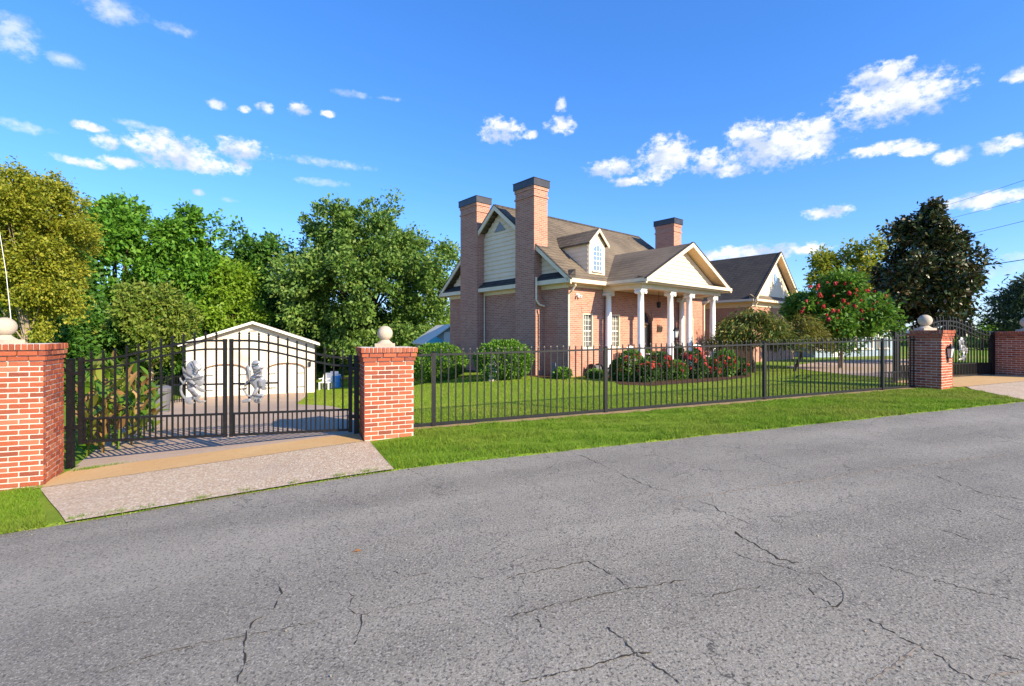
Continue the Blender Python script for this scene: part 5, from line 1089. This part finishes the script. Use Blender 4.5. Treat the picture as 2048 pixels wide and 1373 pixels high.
# two red and white garden chairs on the porch
def porch_chair(label, s, q, rot):
    x, y, _ = HS(s, q, 0); t = thing('garden_chair', label, 'chair', (x, y, .24), 'chairs on the porch')
    f = U*math.cos(rot)+V*math.sin(rot); n = Vector((-f.y, f.x))
    fr = lambda a, b, z: (x+f.x*a+n.x*b, y+f.y*a+n.y*b, .24+z)
    MB().box(-.26, .26, -.24, .24, .36, .40, fr).build('seat', 'white_plastic', t)
    for i in range(5): a = -.24+i*.11; MB().hexa([fr(a, .22, .40), fr(a+.08, .22, .40), fr(a+.08, .25, .40), fr(a, .25, .40), fr(a-.01, .34, .86-.02*abs(i-2)), fr(a+.09, .34, .86-.02*abs(i-2)), fr(a+.09, .37, .86-.02*abs(i-2)), fr(a-.01, .37, .86-.02*abs(i-2))]).build('back_slat', 'white_plastic', t)
    for a, b in ((-.25, -.23), (.20, -.23), (-.25, .2), (.20, .2)): MB().box(a, a+.05, b, b+.05, 0, .359, fr).build('leg', 'white_plastic', t)
    for a in (-.30, .261): MB().box(a, a+.06, -.27, .22, .56, .59, fr).build('armrest', 'white_plastic', t)
    MB().hexa([fr(-.20, .0, .401), fr(.20, .0, .401), fr(.20, .20, .401), fr(-.20, .20, .401), fr(-.18, .16, .74), fr(.18, .16, .74), fr(.18, .28, .76), fr(-.18, .28, .76)]).build('cushion', 'red_paint', t)
porch_chair('white slatted chair with red cushion under the second window', 2.75, -.85, .1); porch_chair('white slatted chair with red cushion past the front door', 5.75, -.65, -.1); porch_chair('white slatted chair with red cushion by the last column', 7.0, -.95, -.3)
# lamp post
def lamp_post():
    Y_ = 14.7; x = atd(1352, Y_); z0 = gz(x, Y_); t = thing('lamp_post', 'black lamp post with a lantern in the porch bed', 'lamp post', (x, Y_, z0))
    MB().lathe([(.07, 0), (.07, .06), (.03, .12), (.022, .2), (.022, 1.22), (.045, 1.25), (.03, 1.30)], 10, (x, Y_, z0)).build('post', 'black_metal', t)
    MB().lathe([(.05, 1.30), (.085, 1.50)], 6, (x, Y_, z0)).build('glass', 'lamp_glass', t); MB().lathe([(.11, 1.50), (.10, 1.53), (.03, 1.60), (.012, 1.66)], 6, (x, Y_, z0)).build('hood', 'black_metal', t)
    MB().tube([(x-.14, Y_, z0+1.16), (x+.14, Y_, z0+1.16)], .01, 6).build('crossbar', 'black_metal', t)
lamp_post()
# white statue and small boxes at the house foot
x = atd(985, 15.2); st = thing('garden_statue', 'small pale stone statue between the two round shrubs', 'statue', (x, 15.2, gz(x, 15.2)))
MB().lathe([(.14, -.05), (.14, .06), (.10, .08), (.10, .14)], 8, (x, 15.2, gz(x, 15.2))).build('plinth', 'cast_stone', st); MB().lathe([(.13, .14), (.16, .26), (.11, .42), (.13, .52), (.07, .60), (.045, .63), (.075, .69), (.07, .76), (.02, .81)], 10, (x, 15.2, gz(x, 15.2))).build('figure', 'white_trim', st)
for lab, s0, s1, q0, q1, zt_ in (('dark meter box on the shaded gable wall near the corner', -.14, -.001, .45, .70, .42),): tag(hb('meter_box', 'grey_box', None, (s0, s1, q0, q1, .1, zt_), (s0-.02, s1, q0+.06, q1-.06, zt_+.001, zt_+.12)), lab, 'box')
hr = thing('hose_reel', 'dark hose reel at the foot of the brick wall by the first window', 'hose reel', HS(1.0, -.3, gz(*HS(1, -.3, 0)[:2])))
MB().tube([HS(.82, -.3, .27), HS(1.18, -.3, .27)], .19, 16).build('drum', 'grey_plastic', hr); MB().tube([HS(.80, -.3, .27), HS(.83, -.3, .27)], .24, 18).build('rim', 'wire_black', hr); MB().tube([HS(1.17, -.3, .27), HS(1.20, -.3, .27)], .24, 18).build('rim', 'wire_black', hr); MB().box(.84, 1.16, -.38, -.22, .02, .09, hfr).build('foot', 'wire_black', hr)

# canna plants behind the gate
def canna_leaf(seed):
    r = random.Random(seed); n = 6; vs = []; fs = []; L = 1.0; bend = r.uniform(.2, .7)
    for i in range(n+1):
        f = i/n; w = .16*math.sin(math.pi*min(1, f**.75))**.8+.004; y = L*f*(1-.25*bend*f); z = L*(f*.35-bend*.55*f*f)
        vs += [(-w, y, z+w*.35), (0, y, z), (w, y, z+w*.35)]
    for i in range(n):
        for k in (0, 1): fs.append((3*i+k, 3*i+k+1, 3*i+4+k, 3*i+3+k))
    me = MB().add(vs, fs).mesh('leaf', True, False); return me
CL = [[], []]
for k in range(4):
    for j, mt in enumerate(('canna_leaf', 'canna_dry')): me = canna_leaf(k); me.materials.append(MATS[mt]); CL[j].append(me)
cl_lab = ['tall canna with yellowing broad leaves behind the gate, by the hinge post', 'bushy canna with split green leaves behind the iron gate', 'leaning canna with dry brown leaf tips behind the gate', 'short leafy canna at the edge of the driveway']
spots = [(168, 7.7, 1.25), (182, 8.3, 1.35), (198, 7.6, 1.15), (212, 8.6, 1.4), (226, 7.9, 1.2), (240, 8.9, 1.4), (252, 8.1, 1.15), (266, 9.1, 1.3), (280, 8.4, 1.05), (292, 9.3, 1.15), (190, 9.3, 1.5), (225, 9.8, 1.5), (258, 10.2, 1.35), (305, 9.0, .8), (175, 7.2, .8), (205, 7.3, .85), (235, 7.5, .8), (262, 7.8, .75), (160, 8.6, 1.4), (290, 10.2, 1.2)]
for i, (px_, yy, h) in enumerate(spots):
    x = atd(px_, yy); z0 = gz(x, yy); t = thing('canna_plant', ('tall broad-leaved canna rising to the gate top rail behind the bars' if h > 1.28 else 'low young canna with small leaves at the foot of the gate bars' if h < .9 else 'waist-high broad-leaved canna plant with yellowing leaves behind the gate bars'), 'plant', (x, yy, z0), 'canna plants behind the gate')
    MB().tube([(x, yy, z0-.05), (x+.03, yy, z0+h*.5), (x+.05, yy+.02, z0+h*.92)], [.02, .016, .008], 6).build('stem', 'canna_leaf', t)
    for j in range(11):
        f = .10+.85*j/10; a = j*2.4+random.uniform(-.4, .4)+i; s = random.uniform(.34, .52)*(1.1-.35*f)
        o = bpy.data.objects.new('leaf', random.choice(CL[1] if (random.random() < .22) else CL[0])); COL.objects.link(o)
        attach(o, t, Matrix.LocRotScale(Vector((x+.04*f, yy, z0+h*f)), (Matrix.Rotation(a, 3, 'Z') @ Matrix.Rotation(random.uniform(.1, .75)+.3*f, 3, 'X')).to_quaternion(), Vector((s, s, s))))

# ---------------------------------------------------------------- things in the distance
# garden shed
sx, sy = atd(902, 26), 26.0
def shed():
    z0 = gz(sx, sy)-.1; t = thing('garden_shed', 'small grey-green garden shed with a white trimmed gable behind the house', 'shed', (sx, sy, z0)); W = 2.6; zt = EYE+(HY-652)*26/F
    fr = lambda a, b, z: HSx(a, b, z)
    def HSx(a, b, z): return (sx+GG.x*a+GH.x*b, sy+GG.y*a+GH.y*b, z)
    MB().prism([(-W/2, z0), (W/2, z0), (W/2, zt-.9), (0, zt), (-W/2, zt-.9)], 0, 3, lambda a, z, b: HSx(a, b, z)).build('wall', 'sage_wall', t)
    for sg in (-1, 1):
        p = [HSx(0, -.2, zt+.08), HSx(sg*(W/2+.2), -.2, zt+.08-.9*1.15), HSx(sg*(W/2+.2), 3.2, zt+.08-.9*1.15), HSx(0, 3.2, zt+.08)]
        MB().add(p+[(a, b, c-.07) for a, b, c in p], [(0, 1, 2, 3), (4, 7, 6, 5), (0, 4, 5, 1), (1, 5, 6, 2), (2, 6, 7, 3), (3, 7, 4, 0)]).build('roof', 'white_trim', t)
    MB().box(-.4, .4, -.02, -.001, z0, z0+1.7, HSx).build('door', 'white_trim', t)
shed()
ux, uy = atd(872, 24), 24.0; uz = gz(ux, uy); um = thing('garden_parasol', 'turquoise garden parasol beside the garden shed', 'parasol', (ux, uy, uz))
MB().lathe([(.62, EYE+(HY-692)*24/F-uz), (.36, EYE+(HY-682)*24/F-uz), (.03, EYE+(HY-674)*24/F-uz)], 8, (ux, uy, uz)).build('canopy', 'teal_roof', um); MB().tube([(ux, uy, uz-.1), (ux, uy, EYE+(HY-675)*24/F)], .03, 8).build('pole', 'white_plastic', um)
# white chair, blue barrel by the garage
def lawn_chair(label, px_, Y_):
    x = atd(px_, Y_); z0 = gz(x, Y_); t = thing('lawn_chair', label, 'chair', (x, Y_, z0)); fr = lambda a, b, z: (x+a, Y_+b, z0+z)
    MB().box(-.28, .28, -.25, .25, .36, .40, fr).build('seat', 'white_plastic', t)
    MB().hexa([fr(-.27, .22, .40), fr(.27, .22, .40), fr(.27, .26, .40), fr(-.27, .26, .40), fr(-.22, .36, .86), fr(.22, .36, .86), fr(.22, .40, .86), fr(-.22, .40, .86)]).build('backrest', 'white_plastic', t)
    for a in (-.27, .21):
        for b in (-.24, .18): MB().box(a, a+.06, b, b+.06, -.02, .359, fr).build('leg', 'white_plastic', t)
        MB().box(a, a+.06, -.24, .24, .56, .60, fr).build('armrest', 'white_plastic', t)
lawn_chair('white plastic chair on the grass beside the garage', 651, 25.5); lawn_chair('white plastic chair nearer the blue barrel on the grass', 664, 26.2)
x, yb = atd(673, 25.8), 25.8; bz = gz(x, yb); brl = thing('blue_barrel', 'blue plastic barrel on the grass beside white chairs', 'barrel', (x, yb, bz)); MB().lathe([(.22, -.03), (.25, .05), (.25, .28), (.265, .30), (.265, .34), (.25, .36), (.25, .62), (.22, .68)], 14, (x, yb, bz)).build('drum', 'blue_plastic', brl); MB().lathe([(.23, .681), (.23, .72), (.1, .74)], 14, (x, yb, bz)).build('lid', 'white_plastic', brl)
x, yb = atd(688, 26), 26.0; bz = gz(x, yb); tb = thing('garden_table', 'low wooden garden table beside the blue barrel', 'table', (x, yb, bz)); MB().box(x-.4, x+.4, yb-.3, yb+.3, bz+.42, bz+.47).build('table_top', 'door_wood', tb)
for a in (-.36, .3):
    for b in (-.26, .2): MB().box(x+a, x+a+.06, yb+b, yb+b+.06, bz-.03, bz+.419).build('leg', 'door_wood', tb)
# black garden fence left of the garage
def back_fence():
    A = Vector((atd(300, 19.5), 19.5)); B = Vector((atd(368, 20.8), 20.8)); d = (B-A); z0 = gz(A.x, A.y); t = thing('garden_fence', 'short black iron fence running up to the garage corner', 'fence', (A.x, A.y, z0)); ang = math.atan2(d.y, d.x)
    for i in range(15):
        p = A+d*(i/14); z = gz(p.x, p.y); picket(t, p, z-.02, z+1.2, .05 if i in (0, 7, 14) else .022, 0, 'black_metal', ang, 'post' if i in (0, 7, 14) else 'picket')
    for h in (.12, 1.12): MB().tube([(A.x, A.y, gz(A.x, A.y)+h), (B.x, B.y, gz(B.x, B.y)+h)], .022, 4).build('rail', 'black_metal', t)
back_fence()
x, yb = atd(322, 13.5), 13.5; bz = gz(x, yb); bn = thing('rubbish_bin', 'dark grey round bin behind the canna plants', 'bin', (x, yb, bz)); MB().lathe([(.20, -.02), (.25, .6), (.27, .62), (.27, .66), (.24, .66)], 16, (x, yb, bz)).build('body', 'grey_plastic', bn); MB().lathe([(.28, .661), (.28, .70), (.15, .76), (.02, .78)], 16, (x, yb, bz)).build('lid', 'grey_plastic', bn)
# neighbour's pale blue house beyond the drive
def neighbour():
    ox, oy = atd(1628, 30), 30.0; z0 = gz(ox, oy)-.2; t = thing('neighbour_house', 'low pale blue house in the shade beyond the crape myrtle', 'house', (ox, oy, z0)); L = 8.0
    fr = lambda a, b, z: (ox+.93*a-.36*b, oy+.36*a+.93*b, z0+z)
    MB().box(0, L, 0, 5, -.5, 2.5, fr).build('wall', 'pale_blue_shaded', t)
    for sg, b0 in ((0, -.4), (1, 5.4)): MB().add([fr(-.3, b0, 2.45), fr(L+.3, b0, 2.45), fr(L+.3, 2.5, 3.5), fr(-.3, 2.5, 3.5), fr(-.3, b0, 2.35), fr(L+.3, b0, 2.35), fr(L+.3, 2.5, 3.4), fr(-.3, 2.5, 3.4)], [(0, 1, 2, 3), (4, 7, 6, 5), (0, 4, 5, 1), (1, 5, 6, 2), (2, 6, 7, 3), (3, 7, 4, 0)]).build('roof', 'shingle_dark', t)
    for a in (.3, 2.9, 4.6, 6.3): w = window(t, fr, a+.4, 1.2, .7, 2.2, -.05, 2, 2, 'glass')
    MB().box(1.7, 2.5, -.04, -.001, 0, 2.0, fr).build('door', 'white_trim', t)
neighbour()
# power lines and whip aerial
def wire(label, p0, p1, Y0, Y1, r):
    a = Vector((atd(p0[0], Y0), Y0, EYE+(HY-p0[1])*Y0/F)); b = Vector((atd(p1[0], Y1), Y1, EYE+(HY-p1[1])*Y1/F)); d = b-a; a2, b2 = a-d*.9, b+d*1.5; L = (b2-a2).length
    pts = [a2.lerp(b2, f)-Vector((0, 0, .004*L*4*f*(1-f))) for f in np.linspace(0, 1, 24)]
    tag(MB().tube(pts, r, 6).build('power_line', 'wire_black', None, tuple(a)), label, 'power line', 'overhead wires')
wire('topmost thin overhead wire rising behind the magnolia', (1892, 408), (2048, 355), 34, 24, .010); wire('second thin overhead wire crossing the low cloud', (1888, 437), (2048, 393), 34, 24, .010); wire('third thin overhead wire beside the magnolia crown', (1930, 467), (2048, 436), 34, 24, .012); wire('thick low overhead cable just above the shaded pillar', (1948, 532), (2048, 516), 30, 24, .020)
a = Vector((atd(22, 9.5), 9.5, -.4)); ae = thing('whip_aerial', 'tall thin pale pole leaning behind the wide brick pillar', 'pole', tuple(a)); MB().tube([a, (atd(22, 9.5), 9.5, EYE+(HY-640)*9.5/F), (atd(12, 9.6), 9.6, EYE+(HY-545)*9.6/F), (atd(0, 9.7), 9.7, EYE+(HY-470)*9.7/F), (atd(-22, 9.9), 9.9, EYE+(HY-360)*9.9/F)], [.010, .006, .0045, .004, .002], 6).build('pole', 'white_plastic', ae); MB().lathe([(.06, -.1), (.06, .05), (.02, .08)], 8, tuple(a)).build('base', 'grey_plastic', ae)
# distant wood closing the horizon
def far_wood():
    g = np.random.default_rng(99); n = 60000; th = g.uniform(-1.15, 1.15, n); R = g.uniform(75, 110, n); x = R*np.sin(th); y = R*np.cos(th)
    h = 5+2.0*np.sin(th*23)+1.6*np.sin(th*51+1)+1.2*np.sin(th*9); h = np.where(th > .2, h*.62, h); z = h*g.uniform(0, 1, n)**.8-1.5
    P = np.stack([x, y, z], 1); ax = g.normal(size=(n, 3)); ln = g.uniform(.7, 1.3, n)
    o = link_mesh('far_wood', leaf_mesh('far_wood', P, ax, ln, ln*.7, .3), 'leaf_deep'); tag(o, 'distant wooded edge closing the view behind the plot', 'wood', None, 'stuff')
far_wood()

# ---------------------------------------------------------------- grass
def inpoly(t, n, poly):
    c = np.zeros(len(t), bool); j = len(poly)-1
    for i in range(len(poly)):
        (a, b), (d, e) = poly[i], poly[j]; k = ((b > n) != (e > n)) & (t < (d-a)*(n-b)/((e-b) if e != b else 1e-9)+a); c ^= k; j = i
    return c
AP_L = [(-3.55, -2.3), (-.50, -2.3), (-.62, -1.5), (-.72, -.6), (-.75, .4), (-4.6, .5), (-4.42, -.55), (-4.15, -1.2), (-3.85, -1.75)]
AP_R = [(11.4, -2.3), (21.0, -2.3), (17.2, -.9), (17.0, 1.2), (12.6, 1.2), (12.6, -.75)]
def blades(name, label, t, n, h, w, seed, mat='grass_blade'):
    g = np.random.default_rng(seed); k = len(t); x = F0.x+TD.x*t+ND.x*n; y = F0.y+TD.y*t+ND.y*n; z = hgt(t, n)-.004
    a = g.uniform(0, 2*math.pi, k); H = h*g.uniform(.5, 1.25, k); W = w*g.uniform(.7, 1.3, k); ln = g.normal(size=(k, 2))*.45*H[:, None]
    v = np.empty((k, 3, 3)); B = np.stack([x, y, z], 1); s = np.stack([np.cos(a), np.sin(a), 0*a], 1)*W[:, None]/2
    v[:, 0] = B-s; v[:, 1] = B+s; v[:, 2] = B+np.stack([ln[:, 0], ln[:, 1], H], 1)
    o = link_mesh(name, np_mesh(name, v.reshape(-1, 3), np.arange(k*3).reshape(k, 3)), mat); tag(o, label, 'grass', None, 'stuff')
def verge():
    g = np.random.default_rng(5); N_ = 330000; u_ = g.uniform(0, 1, N_)**1.7; t = -7+u_*19.8; n = g.uniform(-2.22, -.06, N_)
    k = ~inpoly(t, n, AP_L) & ~inpoly(t, n, AP_R) & ~((t < -4.45) & (n > -.5)) & ~((t > -1.05) & (t < .15) & (n > -.72+.05*t) & (n < .2) & (t < -.05)) & ~((t > 11.9) & (n > -.55))
    edge = np.sin(t*7)*.5+np.sin(t*17+2)*.5; k &= (n > -2.17+.03*edge-.03) & (n < -.16+.06*edge)
    t, n = t[k], n[k]; patch = .85+.45*np.sin(t*2.3+n*3)*np.sin(n*4.1+1.7*t)+.25*np.sin(t*9+n*7)*np.sin(n*11-t*5)
    blades('verge_grass', 'mown green grass of the roadside verge outside the fence', t, n, .042*patch*(1+.35*(n < -1.95)), .0075+.0006*np.maximum(t, 0), 6)
    C_ = g.uniform(0, 1, (70, 2)); ct = -.3+C_[:, 0]*12; cn = -2.1+C_[:, 1]*1.9; i_ = g.integers(0, 70, 5200)
    tt = ct[i_]+g.normal(0, .05, 5200); nn = cn[i_]+g.normal(0, .04, 5200); kk = ~inpoly(tt, nn, AP_R) & (nn > -2.16) & (nn < -.2)
    blades('verge_weeds', 'taller coarse clumps growing in the roadside verge', tt[kk], nn[kk], .075, .008, 12)
    # weeds in the joints of the apron and by the gate post
    T = []; Nn = []
    for (a, b, cnt, sp) in ((-3.1, -2.17, 70, .06), (-2.85, -2.18, 40, .04), (-2.4, -2.18, 90, .06), (-2.0, -2.18, 60, .05), (-1.55, -2.18, 50, .03), (-1.1, -2.18, 90, .05), (-.8, -2.18, 110, .08), (-4.28, .12, 420, .10), (-4.0, .16, 120, .09), (-3.4, -2.15, 90, .06)):
        T.append(g.normal(a, sp, cnt)); Nn.append(g.normal(b, sp*.25+.01, cnt))
    blades('edge_weeds', 'small tufts of weed grass along the apron edge and gate post', np.concatenate(T), np.concatenate(Nn), .05, .007, 8)
def lawn():
    g = np.random.default_rng(15); N_ = 420000; n = .10+g.uniform(0, 1, N_)**1.6*19; t = -6+g.uniform(0, 1, N_)*24
    x = F0.x+TD.x*t+ND.x*n; y = F0.y+TD.y*t+ND.y*n; hs = (x-C0.x)*U.x+(y-C0.y)*U.y; hq = (x-C0.x)*V.x+(y-C0.y)*V.y
    k = ~inpoly(t, n, drv) & ~inpoly(t, n, u) & ~inpoly(t, n, bed) & ~((hs > -.7) & (hq > -.05)) & ~((hs > 1.5) & (hs < 7.3) & (hq > -1.9)) & ~((t < -.8) & (n < 2)) & ~((t > 11.5) & (n < 1.5))
    gx = (x-GO.x)*GG.x+(y-GO.y)*GG.y; gy = (x-GO.x)*GH.x+(y-GO.y)*GH.y; k &= ~((gx > 0) & (gx < 5.5) & (gy > 0))
    t, n = t[k], n[k]; blades('lawn_grass', 'mown green lawn grass behind the picket fence', t, n, .030, .010+.0009*n, 16, 'lawn_blade')
verge(); lawn()
# fallen leaf on the road
x, y, z = unproj(714, 1104, -.014); lf = np_mesh('fallen_leaf', np.array([[-.03, -.012, .0], [.0, -.02, .010], [.035, 0, .003], [.0, .018, .012]]), np.array([[0, 1, 2, 3]])); mk('dry_leaf', (.36, .17, .06), .8); o = link_mesh('fallen_leaf', lf, 'dry_leaf'); o.location = (x, y, z-.010); tag(o, 'dry orange-brown leaf lying on the asphalt', 'leaf')

def grit():
    g = np.random.default_rng(21); k = 3200; t = g.uniform(-9, 16, k); n = ROAD_N-np.abs(g.normal(0, .13, k))+.03
    t = np.concatenate([t, g.uniform(-6, 12, 900)]); n = np.concatenate([n, g.uniform(-9, -2.2, 900)]); k = len(t)
    x = F0.x+TD.x*t+ND.x*n; y = F0.y+TD.y*t+ND.y*n; z = hgt(t, n)-.014; r = g.uniform(.003, .010, k)
    d = norm(g.normal(size=(k*4, 3))).reshape(k, 4, 3); v = np.stack([x, y, z+r*.4], 1)[:, None]+d*r[:, None, None]
    f = np.array([[0, 1, 2], [0, 3, 1], [0, 2, 3], [1, 3, 2]]); F_ = (np.arange(k)[:, None, None]*4+f[None]).reshape(-1, 3)
    mk('grit', (.3, .27, .22), .9, .2, islands=[(.16, .15, .13), (.36, .32, .26), (.24, .21, .17), (.45, .40, .33)])
    tag(link_mesh('road_grit', np_mesh('road_grit', v.reshape(-1, 3), F_), 'grit'), 'loose grit and small stones scattered along the road edge', 'gravel', None, 'stuff')
grit()
